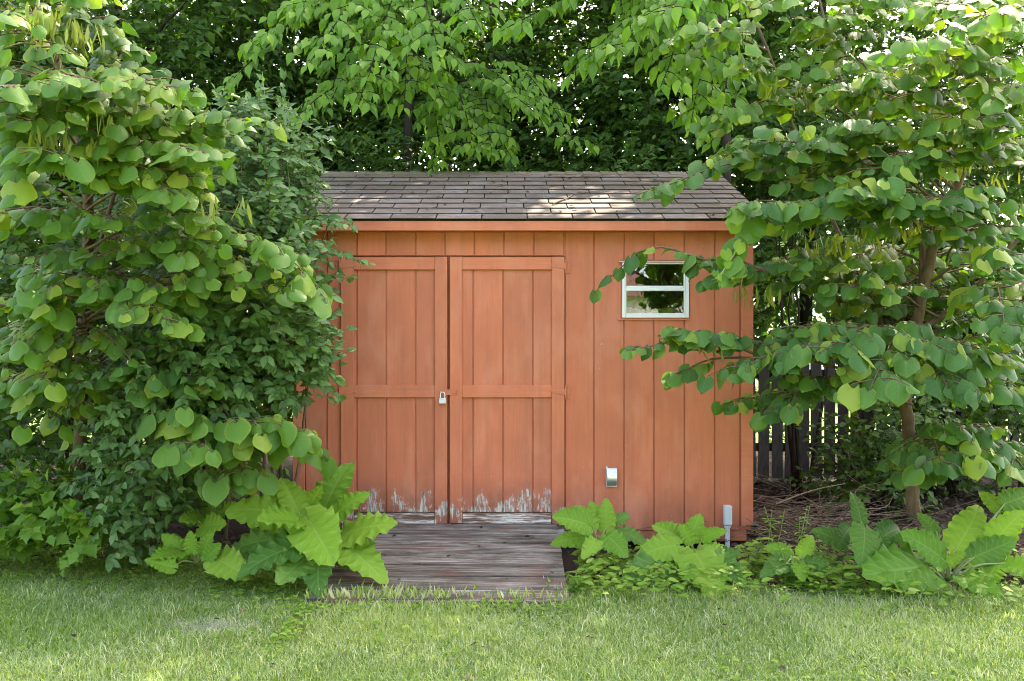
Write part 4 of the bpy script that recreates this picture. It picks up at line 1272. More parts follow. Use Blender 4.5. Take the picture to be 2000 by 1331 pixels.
# ------------------------------------------------------------------ shrubs on the left
def honeysuckle():
    t = Plant("honeysuckle_shrub", P(520, 1040, 5.5), "tall honeysuckle shrub with small oval leaves against the shed's left wall", "shrub")
    base = P(520, 1075, 5.5)
    for (x, y, D) in ((470, 300, 5.3), (560, 250, 5.5), (620, 520, 5.2), (400, 420, 5.3), (560, 640, 5.0), (450, 650, 4.9), (640, 440, 5.3), (500, 480, 5.2)):
        m = (base + P(x, y, D)) / 2 + rng.normal(0, .08, 3)
        t.branch([base + rng.normal(0, .06, 3) * [1, 1, 0], m, P(x, y, D)], [.014, .009, .004], 'stem', 'twig', 5, 5, .008)
    E = lambda x, y, D, rx, ry, rz: (P(x, y, D), (rx, ry, rz))
    t.fill([E(470, 330, 5.4, .42, .3, .4), E(525, 350, 5.5, .22, .28, .5), E(545, 430, 5.3, .20, .3, .28), E(420, 470, 5.2, .55, .35, .35), E(515, 560, 5.1, .28, .3, .4),
            E(480, 640, 5.0, .45, .32, .35), E(545, 680, 5.1, .18, .26, .3), E(525, 770, 5.2, .16, .24, .22)], 820, .074, 8, .24, front=.95, drop=.45)
    t.fill([E(590, 690, 5.0, .12, .14, .26), E(590, 640, 4.9, .14, .14, .16), E(610, 720, 5.0, .08, .1, .10)], 60, .07, 8, .2, front=.9)
    # sprays reaching over the fascia and the door
    for a, b, n in ((P(560, 470, 5.3), P(690, 440, 5.2), 34), (P(560, 430, 5.3), P(680, 430, 5.3), 26), (P(570, 520, 5.2), P(712, 512, 5.2), 34), (P(590, 560, 5.2), P(680, 545, 5.2), 22), (P(560, 690, 5.1), P(635, 735, 5.15), 22), (P(560, 480, 5.2), P(650, 490, 5.1), 26), (P(570, 600, 5.1), P(640, 640, 5.1), 20), (P(560, 400, 5.3), P(640, 400, 5.2), 20)):
        t.bough(a, b, n, .066, .14, .04, .35, 'oval', 'honey', 5, .005, .7, .1, .15)
    # straight young shoots
    for (x0, y0, x1, y1, D) in ((545, 420, 512, 140, 5.3), (570, 420, 552, 190, 5.3), (590, 420, 588, 270, 5.4), (500, 430, 470, 250, 5.3)):
        a, b = P(x0, y0, D), P(x1, y1, D)
        t.branch([a, (a + b) / 2 + rng.normal(0, .012, 3), b], [.005, .002], 'shoot', 'stem_green', 5)
        k = 13
        for i in range(k):
            f = .15 + .85 * i / (k - 1)
            p = a + (b - a) * f
            an = i * 1.57 + rng.uniform(-.3, .3)
            for q in (0, math.pi):
                o = np.array([math.cos(an + q), math.sin(an + q) * .7, 0])
                t.add('oval', 'honey' if f < .8 else 'grape', p + o * .008, o + np.array([0, 0, .35 - .5 * (1 - f)]), np.array([0, -.5, 1.0]) - o * .3, .066 * (1.08 - .55 * f))
honeysuckle()

def low_shrub():
    t = Plant("privet_shrub", P(280, 1060, 5.2), "dark blue green shrub with small leaves reaching down to the lawn at left", "shrub")
    base = P(300, 1100, 5.3)
    for (x, y, D) in ((260, 900, 5.0), (330, 700, 5.0), (220, 860, 5.1), (370, 800, 5.0), (300, 960, 4.9)):
        t.branch([base, (base + P(x, y, D)) / 2 + rng.normal(0, .06, 3), P(x, y, D)], [.012, .008, .004], 'stem', 'twig', 5, 5, .006)
    E = lambda x, y, D, rx, ry, rz: (P(x, y, D), (rx, ry, rz))
    t.fill([E(300, 730, 5.0, .42, .3, .28), E(380, 720, 5.0, .40, .3, .3), E(330, 840, 5.1, .3, .28, .28), E(270, 900, 5.15, .26, .26, .22), E(285, 980, 5.2, .28, .26, .20), E(250, 1025, 5.15, .18, .18, .12), E(350, 950, 5.25, .2, .2, .18), E(430, 740, 5.0, .3, .26, .2)],
           500, .074, 8, .22, front=.95, drop=.5)
low_shrub()

def left_thicket():
    t = Plant("hazel_thicket", P(60, 990, 5.8), "dark leafy thicket at the far left under the redbud", "shrub")
    for i in range(7):
        b = P(rng.uniform(-60, 240), 1020, rng.uniform(5.8, 6.3)); e = b + np.array([rng.uniform(-.3, .3), rng.uniform(-.3, .1), rng.uniform(.8, 1.9)])
        t.branch([b, (b + e) / 2 + rng.normal(0, .05, 3), e], [.014, .01, .004], 'stem', 'bark_dark', 5, 4, .006)
    E = lambda x, y, D, rx, ry, rz: (P(x, y, D), (rx, ry, rz))
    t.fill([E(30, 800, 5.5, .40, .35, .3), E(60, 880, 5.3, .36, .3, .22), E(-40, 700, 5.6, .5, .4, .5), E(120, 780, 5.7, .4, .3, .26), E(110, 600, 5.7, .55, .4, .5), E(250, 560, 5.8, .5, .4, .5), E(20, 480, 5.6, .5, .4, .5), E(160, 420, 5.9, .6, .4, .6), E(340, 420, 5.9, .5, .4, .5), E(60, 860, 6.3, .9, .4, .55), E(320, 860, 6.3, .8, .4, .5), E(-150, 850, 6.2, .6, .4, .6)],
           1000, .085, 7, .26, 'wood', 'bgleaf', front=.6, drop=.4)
left_thicket()

def creeper_patch():
    t = Plant("creeper_patch", P(110, 1010, 5.3), "bright green creeper with broad leaves along the lawn edge at left", "creeper", max_obj=300, stem_mat='stem_green')
    E = lambda x, y, D, rx, ry, rz: (P(x, y, D), (rx, ry, rz))
    t.fill([E(40, 1005, 5.25, .34, .24, .14), E(140, 1010, 5.2, .34, .22, .14), E(200, 1030, 5.15, .18, .16, .08), E(-60, 1000, 5.2, .3, .2, .14)], 140, .10, 5, .2, 'lobed', 'grape', front=.5, drop=.4, up=.5)
    t.fill([E(100, 985, 5.5, .45, .25, .14), E(190, 980, 5.5, .25, .2, .14)], 60, .075, 7, .25, 'pointed', 'clover', front=.4, drop=.2, up=.9)
    for (x, y, h) in ((70, 960, .32), (100, 950, .30), (140, 945, .40), (55, 970, .25), (180, 960, .30), (120, 960, .35)):
        a = P(x, y + 40, 5.45); b = a + np.array([rng.uniform(-.05, .05), -.03, h])
        t.twig(spline([a, (a + b) / 2 + rng.normal(0, .01, 3), b], 4), [.003, .0015])
        for i in range(14):
            f = .2 + .8 * i / 13; an = i * 2.4
            o = np.array([math.cos(an), math.sin(an), .3])
            t.add('lance', 'clover', a + (b - a) * f, o, np.array([0, -.3, 1.0]), .085 * (1.1 - .5 * f))
creeper_patch()

# ------------------------------------------------------------------ burdock and docks
def burdock(px, py, D, leaves, label, mat='burdock', name='burdock_plant', stalk=.009):
    base = P(px, py, D); base[2] = max(base[2], .0)
    t = Plant(name, base, label, "burdock")
    for i, L in enumerate(leaves):
        bx, by, bD, tx, ty, tD = L[:6]
        up, fr, sx = (L[6] if len(L) > 6 else (.55, .85, 0.0))
        mt = L[7] if len(L) > 7 else mat
        a, b = P(bx, by, bD), P(tx, ty, tD)
        n = np.array([sx, -fr, up])
        t.add('burdock', mt, a, b - a, n, np.linalg.norm(b - a) * .95, tmpl=rng.integers(0, len(TPL['burdock'])))
        m = (base + a) / 2 + np.array([0, 0, .03]) + rng.normal(0, .008, 3)
        t.branch([base, m, a + (b - a) * .04], [stalk, stalk * .7, stalk * .45], 'stalk', 'stem_pale', 6, 4)
    return t
BD = 'burdock_dark'
burdock(615, 1110, 5.05, [
    (632, 1000, 5.15, 672, 888, 5.25, (.35, .9, -.35)), (650, 1010, 5.05, 706, 955, 4.95, (.7, .6, -.2)), (662, 1045, 5.0, 772, 1003, 4.8, (.9, .6, .1)),
    (600, 1010, 4.9, 652, 1098, 4.5, (.6, .9, .1)), (668, 1058, 4.9, 745, 1120, 4.62, (.7, .8, .2)), (585, 1005, 5.0, 552, 925, 5.05, (.5, .9, .3)),
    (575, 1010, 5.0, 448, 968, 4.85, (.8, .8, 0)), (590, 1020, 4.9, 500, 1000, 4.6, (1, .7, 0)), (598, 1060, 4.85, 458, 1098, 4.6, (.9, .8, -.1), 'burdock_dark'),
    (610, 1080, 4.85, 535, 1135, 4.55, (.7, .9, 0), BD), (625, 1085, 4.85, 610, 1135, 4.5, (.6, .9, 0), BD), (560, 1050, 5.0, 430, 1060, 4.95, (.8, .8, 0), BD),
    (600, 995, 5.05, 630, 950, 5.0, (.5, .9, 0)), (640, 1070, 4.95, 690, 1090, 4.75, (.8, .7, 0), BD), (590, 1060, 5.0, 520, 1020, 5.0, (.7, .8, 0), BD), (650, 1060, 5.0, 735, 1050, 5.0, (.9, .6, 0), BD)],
    "largest burdock with big wavy light green leaves on the ramp's left side")
burdock(385, 1100, 5.0, [
    (365, 1085, 4.95, 318, 1040, 4.9, (.6, .9, 0)), (350, 1075, 4.9, 300, 1085, 4.7, (.7, .9, 0)), (375, 1080, 4.9, 372, 1035, 4.9, (.5, .9, 0)), (395, 1085, 4.9, 405, 1040, 4.85, (.5, .9, 0)),
    (420, 1090, 4.85, 480, 1118, 4.65, (.8, .8, 0)), (400, 1095, 4.85, 430, 1060, 4.8, (.5, .9, 0)), (400, 1010, 5.2, 350, 1010, 5.0, (.7, .8, 0)), (420, 1010, 5.2, 460, 985, 5.1, (.6, .8, 0)),
    (415, 1000, 5.3, 395, 930, 5.3, (.4, .9, 0)), (430, 980, 5.3, 450, 900, 5.3, (.4, .9, 0)), (390, 1030, 5.1, 440, 1020, 4.95, (.7, .8, 0)), (340, 1110, 4.75, 280, 1090, 4.7, (.8, .8, 0))],
    "yellow green dock with crinkled leaves left of the largest burdock", 'burdock', 'dock_plant', .006)
burdock(1165, 1085, 5.3, [
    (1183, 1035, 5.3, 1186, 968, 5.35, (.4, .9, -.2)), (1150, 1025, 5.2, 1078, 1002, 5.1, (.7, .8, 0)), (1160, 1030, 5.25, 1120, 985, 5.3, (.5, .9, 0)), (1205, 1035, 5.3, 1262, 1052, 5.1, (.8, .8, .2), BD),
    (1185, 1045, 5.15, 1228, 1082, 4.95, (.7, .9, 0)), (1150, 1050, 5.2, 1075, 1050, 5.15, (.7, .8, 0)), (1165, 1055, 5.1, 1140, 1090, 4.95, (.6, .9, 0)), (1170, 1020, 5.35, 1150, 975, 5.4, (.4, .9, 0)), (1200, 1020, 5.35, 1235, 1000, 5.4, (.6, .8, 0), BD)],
    "small burdock at the ramp's right edge under the outlet", 'burdock')
burdock(1350, 1120, 5.15, [
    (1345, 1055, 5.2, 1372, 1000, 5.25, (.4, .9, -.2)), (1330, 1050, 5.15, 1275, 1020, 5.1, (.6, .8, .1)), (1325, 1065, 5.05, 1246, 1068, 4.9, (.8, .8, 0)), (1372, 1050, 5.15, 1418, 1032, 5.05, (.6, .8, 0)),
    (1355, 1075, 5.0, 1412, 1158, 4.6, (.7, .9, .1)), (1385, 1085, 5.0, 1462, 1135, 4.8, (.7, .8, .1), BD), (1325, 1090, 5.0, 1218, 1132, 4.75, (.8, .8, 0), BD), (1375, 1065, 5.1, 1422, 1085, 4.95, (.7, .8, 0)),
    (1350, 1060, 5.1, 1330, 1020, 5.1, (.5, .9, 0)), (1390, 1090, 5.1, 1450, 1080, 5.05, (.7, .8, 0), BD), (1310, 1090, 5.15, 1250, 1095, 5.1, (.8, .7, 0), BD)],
    "burdock in front of the shed wall beside the grey conduit box", 'burdock')
burdock(1690, 1105, 5.1, [
    (1682, 1022, 5.15, 1674, 955, 5.2, (.4, .9, .2)), (1690, 1030, 5.0, 1688, 1092, 4.75, (.5, 1, 0), BD), (1655, 1060, 5.2, 1585, 1035, 5.2, (.6, .9, 0), BD), (1720, 1050, 5.2, 1770, 1020, 5.3, (.6, .8, 0), BD),
    (1660, 1030, 5.15, 1640, 1060, 5.0, (.5, 1, 0), BD), (1715, 1040, 5.1, 1735, 1075, 4.95, (.5, 1, 0), BD)],
    "burdock with one pointed upright leaf left of the redbud trunk", BD)
burdock(1850, 1140, 4.95, [
    (1842, 1092, 4.9, 1764, 1028, 4.85, (.6, .9, .2)), (1812, 1105, 4.85, 1698, 1118, 4.6, (.8, .8, 0)), (1868, 1072, 4.95, 1928, 978, 5.0, (.4, .9, -.3)), (1880, 1125, 4.8, 1962, 1160, 4.55, (.8, .8, 0)),
    (1900, 1090, 4.9, 1990, 1050, 4.8, (.6, .9, 0), BD), (1940, 1060, 4.9, 2000, 990, 4.9, (.5, .9, 0)), (1955, 1000, 5.1, 1920, 950, 5.2, (.5, .9, 0)), (1960, 1100, 4.8, 2030, 1110, 4.6, (.7, .9, 0)),
    (1850, 1100, 4.9, 1885, 1075, 4.85, (.7, .8, 0)), (1960, 985, 5.1, 2030, 960, 5.1, (.5, .9, 0), BD), (1800, 1060, 5.1, 1740, 1040, 5.2, (.6, .9, 0), BD), (1830, 1040, 5.15, 1790, 1000, 5.2, (.5, .9, 0), BD), (1930, 1130, 4.85, 1960, 1080, 4.85, (.6, .9, 0), BD)],
    "large burdock clump at the lower right edge beside the redbud", 'burdock')

burdock(1555, 1120, 5.0, [
    (1545, 1085, 5.0, 1505, 1060, 4.95, (.6, .9, 0)), (1565, 1085, 5.0, 1590, 1045, 5.0, (.5, .9, 0)), (1570, 1095, 4.95, 1625, 1105, 4.8, (.8, .8, 0), BD), (1540, 1098, 4.95, 1495, 1112, 4.8, (.8, .8, 0), BD), (1560, 1100, 4.9, 1570, 1135, 4.75, (.7, .9, 0))],
    "young burdock with small leaves on the lawn edge right of the conduit box", 'burdock')
# ------------------------------------------------------------------ weeds beside the right burdocks
def weed(px, py, D, h, label, n=16, kind='lance', mat='clover', size=.09, group=None):
    b = P(px, py, D); b[2] = 0
    t = Plant("weed", b, label, "weed", group, stem_mat='stem_green')
    for q in range(3):
        e = b + np.array([rng.uniform(-.12, .12), rng.uniform(-.1, .05), h * rng.uniform(.75, 1.05)])
        c = spline([b + rng.normal(0, .02, 3) * [1, 1, 0], (b + e) / 2 + rng.normal(0, .02, 3), e], 5)
        v, tt = tube_arrays(c, [.004, .0018], 5)
        link('stem', np_mesh('stem', v - t.loc, tt), M['stem_green'], t.root)
        for i in range(n):
            f = .12 + .88 * i / (n - 1)
            p = c[int(f * (len(c) - 1))]
            an = i * 2.4 + rng.uniform(-.3, .3)
            o = np.array([math.cos(an), math.sin(an), rng.uniform(-.1, .5)])
            t.add(kind, mat, p, o, np.array([0, -.4, 1.0]) + rng.normal(0, .2, 3), size * rng.uniform(.7, 1.1) * (1.1 - .45 * f))
    return t
weed(1498, 1075, 5.3, .45, "tall weed with narrow leaves at the shed's right corner")
weed(1470, 1100, 5.15, .24, "leafy weed tucked between the burdock and the shed corner", 14, "pointed", "clover", .10)
weed(1630, 1075, 5.3, .3, "weed with narrow bright leaves behind the low bed plants", 16)
weed(1555, 1085, 5.2, .42, "spindly weed with a thin flower stalk before the brown brush")
weed(1600, 1095, 5.05, .26, "short bushy weed left of the pointed burdock leaf", 14)
weed(1530, 1120, 4.95, .22, "low broad leaved weed at the lawn edge below the shed corner", 9, 'pointed', 'grape', .11)
weed(1590, 1130, 4.85, .15, "flat rosette weed on the lawn edge between two burdocks", 7, 'pointed', 'clover', .12)
weed(1110, 1150, 4.8, .16, "small grassy weed at the ramp's front right corner", 14, 'lance', 'grape', .12)

# ------------------------------------------------------------------ trees overhead and behind
def bg_tree(px, D, r, label, lean=0.0, name="woodland_tree", group="trees behind the shed", top=9.5, limbs=5, cat="tree"):
    b = np.array([WX(px, D), D + CAMY, 0.0])
    t = Plant(name, b, label, cat, group, max_obj=260, stem_mat='bark_dark')
    t.bough_mat = 'bark_dark'
    mid = b + np.array([lean * .4, 0, top * .4]); tp = b + np.array([lean, rng.uniform(-.4, .4), top])
    t.branch([b - [0, 0, .05], b + np.array([lean * .08, 0, top * .12]), mid, tp], [r * 1.2, r, r * .75, r * .25], 'trunk', 'bark_dark', 10, 6, .01)
    t.mid, t.tp = mid, tp
    for i in range(limbs):
        f = rng.uniform(.12, .8)
        s_ = b + (tp - b) * f + np.array([lean * .4 * (f - f * f), 0, 0])
        an = rng.uniform(0, 6.28)
        e = s_ + np.array([math.cos(an), math.sin(an), rng.uniform(.3, .9)]) * rng.uniform(1.0, 2.0)
        t.branch([s_, (s_ + e) / 2 + rng.normal(0, .12, 3), e], [r * .4, r * .25, r * .08], 'limb', 'bark_dark', 6, 5, .015)
    return t

def woodland():
    spec = [(-120, 8.4, .07, 0.2, "woodland tree farthest left behind the redbud"), (222, 8.9, .065, .1, "thin woodland tree behind the left redbud"),
            (455, 9.8, .06, -.3, "slim woodland tree behind the honeysuckle shoots"), (690, 10.4, .09, .9, "leaning woodland tree above the shed's left roof end"),
            (1010, 10.2, .08, .2, "woodland tree deep behind the middle of the roof"), (1330, 9.4, .07, -.4, "woodland tree behind the shed's right roof end"),
            (1560, 10.6, .09, .5, "woodland tree between the fence and the right redbud"), (1905, 9.9, .08, .2, "woodland tree at the right edge beyond the fence"), (2150, 8.2, .08, -.2, "woodland tree just past the right edge leaning in")]
    for (px, D, r, lean, lab) in spec:
        if px == 2150: continue
        t = bg_tree(px, D, r, lab, lean, group=None)
        x, y = WX(px, D), D + CAMY
        right = px > 1450
        dens = .75 if right else (1.5 if 600 < px < 1400 else 1.0)
        E = lambda dx, dy, z, rx, ry, rz: (np.array([x + dx, y + dy, z]), (rx, ry, rz))
        ells = [E(rng.uniform(-.3, .3), rng.uniform(-.5, .3), z, rng.uniform(.9, 1.3), rng.uniform(.8, 1.1), rng.uniform(.6, .85)) for z in (2.2, 3.1, 4.0, 4.9)]
        ells += [E(sx * rng.uniform(.7, 1.1), rng.uniform(-.6, .6), z, .8, .8, .7) for sx in (-1, 1) for z in (2.6, 3.7, 4.6)]
        if not right: ells += [E(0, .3, 1.2, 1.2, .7, .8)]
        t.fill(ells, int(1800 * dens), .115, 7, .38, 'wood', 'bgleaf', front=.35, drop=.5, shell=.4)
        # the high crown that shades the shed and the lawn
        hi = [E(rng.uniform(-.6, .6), rng.uniform(-1.2, 0.2), z, 1.7, 1.9, 1.0) for z in (6.0, 7.3, 8.6, 9.8)]
        if px < 300: continue
        t.fill(hi, 300 if px > 1800 else 600, .21, 6, .5, 'wood', 'bgleaf', front=.0, drop=.4, shell=.3, twig=False)
woodland()

def understorey():
    for (px, D, z, rx, lab) in ((900, 8.3, 2.0, 1.1, "dark understorey bush behind the roof ridge"), (1240, 8.2, 1.9, .8, "understorey bush behind the ridge near the right redbud"), (620, 8.2, 1.9, .8, "understorey bush behind the roof's left end"), (1850, 8.6, .5, .5, "shaded bush in front of the picket fence"), (1790, 8.3, .7, .9, "low shaded bush behind the redbud trunk"), (800, 8.0, 1.6, .6, "bush around the dark trunk behind the roof's left half"), (1700, 7.2, .35, .5, "low dark plants behind the brush pile"), (1960, 7.6, 1.1, 1.0, "leafy bush before the fence at the right edge"), (1560, 8.0, 2.7, .9, "tall shaded bush between the shed and the right redbud"), (1840, 8.2, 2.2, .9, "tall loose bush behind the right redbud")):
        b = np.array([WX(px, D), D + CAMY, 0.0])
        t = Plant("understorey_bush", b, lab, "bush", stem_mat='bark_dark')
        for i in range(5):
            e = b + np.array([rng.uniform(-rx, rx) * .7, rng.uniform(-.3, .3), z + rng.uniform(-.2, .5)])
            t.branch([b + rng.normal(0, .08, 3) * [1, 1, 0], (b + e) / 2 + rng.normal(0, .08, 3), e], [.018, .012, .004], 'stem', 'bark_dark', 5, 4, .01)
        low = z < 1.5
        ells = [(np.array([b[0] + rng.uniform(-.6, .6) * rx, b[1] + rng.uniform(-.2, .2), z + dz]), (rx * .6, .45, .45)) for dz in ((-.35, 0, .3) if low else (-.3, .2, .7, 1.0))]
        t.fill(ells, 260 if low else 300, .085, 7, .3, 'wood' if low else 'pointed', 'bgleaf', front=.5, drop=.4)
understorey()

def far_wood():
    """the wood behind, one mass too deep to count"""
    VV = []
    c = 0
    PP, DD, NN, SS = [], [], [], []
    for i in range(330):
        D = rng.uniform(11.0, 14.5)
        px = rng.uniform(-250, 2250)
        thin = (px > 1480)
        z = rng.uniform(.2, 7.5)
        if thin and (z < 1.6 or rng.random() < .3): continue
        k = 190
        u = unit(rng.normal(0, 1, (k, 3))) * rng.random((k, 1)) ** .4 * np.array([1.0, .7, .65])
        p = np.array([WX(px, D), D + CAMY, z]) + u
        d = rng.normal(0, 1, (k, 3)) + np.array([0, 0, -.5])
        PP.append(p); DD.append(d); NN.append(rng.normal(0, .5, (k, 3)) + np.array([0, -.5, .7])); SS.append(rng.uniform(.11, .19, k))
    P_ = np.vstack(PP); m = P_[:, 2] > .02
    scatter_mesh("woodland", 'wood', 'bgleaf', P_[m], np.vstack(DD)[m], np.vstack(NN)[m], np.concatenate(SS)[m])

def opposite_wood():
    k = 9000
    p = np.stack([rng.uniform(-16, 18, k), rng.uniform(-32, -27.5, k), rng.uniform(.3, 11, k)], 1)
    scatter_mesh("opposite_woodland", 'wood', 'bgleaf', p, rng.normal(0, 1, (k, 3)), rng.normal(0, .6, (k, 3)) + np.array([0, .5, .6]), rng.uniform(.5, .8, k))
opposite_wood()

def overhang():
    t = bg_tree(790, 8.4, .055, "dark trunked tree whose light pointed leaves hang over the roof's left half", .1, "overhanging_tree", None, 8.0, 3)
    B = lambda a, b, n, sz=.125, w=.4, tw=8, drop=.75, arch=.15: t.bough(P(*a), P(*b), n, sz, w, arch, drop, 'pointed', 'pointed', tw, .008, .6, .3, .18, flat=.7)
    B((800, -80, 7.8), (600, 130, 6.0), 80, w=.5, tw=10)
    B((800, -60, 7.8), (720, 150, 6.1), 80, w=.5, tw=10)
    B((800, -60, 7.8), (860, 120, 6.2), 70, w=.45, tw=9)
    B((780, 0, 7.6), (640, 210, 6.3), 50, w=.4)
    B((800, 20, 7.6), (790, 210, 6.5), 46, w=.4)
    B((720, 170, 7.0), (565, 245, 6.0), 34, .115, .22, 6)
    B((720, 160, 7.0), (700, 205, 6.1), 34, .12, .28, 6)
    B((820, -60, 7.6), (940, 60, 6.2), 50, w=.4)
    B((760, -60, 7.4), (500, 90, 6.4), 60, w=.45)
    B((740, -40, 7.2), (430, 180, 6.4), 36, .11, .3)
    B((790, 100, 8.0), (880, 230, 6.9), 30, .12, .3, 6)
    B((830, 120, 8.0), (860, 290, 7.0), 44, .12, .3, 7)
    B((860, 150, 8.4), (930, 300, 6.95), 60, .12, .36, 8)
    B((900, 160, 8.4), (1045, 220, 6.95), 36, .12, .25, 6)
    B((880, 160, 8.4), (1000, 310, 7.0), 46, .12, .3, 7)
    B((880, 160, 8.4), (845, 330, 6.95), 36, .12, .25, 6)
    B((900, 120, 8.3), (1060, 240, 7.0), 44, .12, .34, 8)
    B((940, 160, 8.3), (960, 300, 6.95), 44, .12, .34, 8)
    B((960, 100, 8.3), (1130, 290, 7.1), 40, .12, .34, 8)
    u = bg_tree(1430, 7.6, .06, "tree with drooping pointed leaves over the roof's right half", -.2, "overhanging_tree", None, 8.0, 3)
    B2 = lambda a, b, n, sz=.13, w=.4, tw=8, drop=.95, arch=.15: u.bough(P(*a), P(*b), n, sz, w, arch, drop, 'pointed', 'pointed', tw, .008, .6, .3, .2, flat=.6)
    B2((1420, -80, 7.0), (980, 60, 5.7), 80, w=.35, tw=10)
    B2((1420, -80, 7.0), (1110, 150, 5.8), 70, w=.35, tw=9)
    B2((1420, -60, 7.0), (1200, 110, 5.6), 80, w=.45, tw=10)
    B2((1420, -40, 7.0), (1290, 170, 5.6), 70, w=.4, tw=9)
    B2((1420, 40, 7.0), (1350, 240, 5.8), 50, w=.35)
    B2((1420, 0, 7.0), (1290, 30, 5.5), 60, w=.45)
    B2((1430, 100, 7.2), (1390, 280, 6.2), 40, w=.3)
    B2((1400, -100, 7.0), (1050, -20, 5.6), 70, w=.45)
overhang()

def tendril():
    a = P(1475, 395, 4.65)
    t = Plant("grape_tendril", a, "thin yellow green vine tendril dangling near the window's right side", "vine", stem_mat='stem_green')
    pts = [a, P(1455, 450, 4.62), P(1435, 495, 4.6), P(1412, 530, 4.6), P(1405, 548, 4.6)]
    t.branch(pts, [.004, .0022], 'vine_stem', 'stem_pale', 6)
    for e in ((1408, 578), (1388, 548), (1392, 555)): t.twig(spline([P(1407, 540, 4.6), P((1407 + e[0]) / 2 + 3, (540 + e[1]) / 2, 4.58), P(*e, 4.6)], 4), [.0018, .001])
    for (x, y, s_) in ((1448, 475, .07), (1418, 490, .06), (1425, 512, .045), (1406, 536, .04), (1398, 530, .035), (1440, 430, .09), (1470, 430, .11)):
        t.add('heart', 'grape', P(x, y, 4.58), np.array([rng.uniform(-.5, .5), -.3, -1]), np.array([0, -1, .5]) + rng.normal(0, .3, 3), s_)
tendril()

# ------------------------------------------------------------------ small things
def roof_twig():
    b = bmesh.new(); b.free()
    o = P(1120, 385, 6.35)
    a, c = np.array([WX(1078, 6.2), .16, 2.40]), np.array([WX(1135, 6.5), .52, 2.56])
    t = thing("fallen_twig", a, "bleached bare twig lying on the roof shingles in the sun patch", "twig")
    def surf(p): p = np.array(p, float); p[2] = EZ + (p[1] - EY) * (RZ - EZ) / (RY - EY) + .022; return p
    pts = [surf(a), surf(a + (c - a) * .45 + [.02, .02, 0]), surf(a + (c - a) * .75 + [-.01, 0, 0]), surf(c)]
    v, tt = tube_arrays(spline(pts, 5), [.007, .005, .003], 6)
    link('twig_stem', np_mesh('twig_stem', v - a, tt), M['dry_twig'], t)
    v, tt = tube_arrays(spline([pts[2], surf(pts[2] + np.array([.12, .06, 0])), surf(pts[2] + np.array([.2, .07, 0]))], 4), [.003, .0015], 5)
    link('side_twig', np_mesh('side_twig', v - a, tt), M['dry_twig'], t)
    a2, c2 = surf([WX(838, 6.1), .02, 0]), surf([WX(860, 6.15), .10, 0])
    t2 = thing("fallen_twig", a2, "short pale twig on the shingles above the left door", "twig")
    v, tt = tube_arrays(spline([a2, (a2 + c2) / 2 + np.array([.01, 0, .004]), c2], 5), [.004, .002], 5)
    link('twig_stem', np_mesh('twig_stem', v - a2, tt), M['dry_twig'], t2)
roof_twig()

def vnoise(x, y, s, seed=0):
    """smooth value noise for planting masks"""
    r = np.random.default_rng(seed); g = r.random((64, 64))
    u, v = x * s + 31.7, y * s + 17.3
    i, j = np.floor(u).astype(int), np.floor(v).astype(int); f, h = u - i, v - j
    f, h = f * f * (3 - 2 * f), h * h * (3 - 2 * h)
    G = lambda a, b: g[a % 64, b % 64]
    return (G(i, j) * (1 - f) + G(i + 1, j) * f) * (1 - h) + (G(i, j + 1) * (1 - f) + G(i + 1, j + 1) * f) * h

def lawn_edge(x):
    """y of the border between lawn and planting"""
    e = np.where(x < -1.1, -.62 + np.clip((-x - 1.1) * .30, 0, .62), np.where(x > .32, -1.10 - np.clip((x - 1.2) * .06, 0, .2), -1.36))
    return e

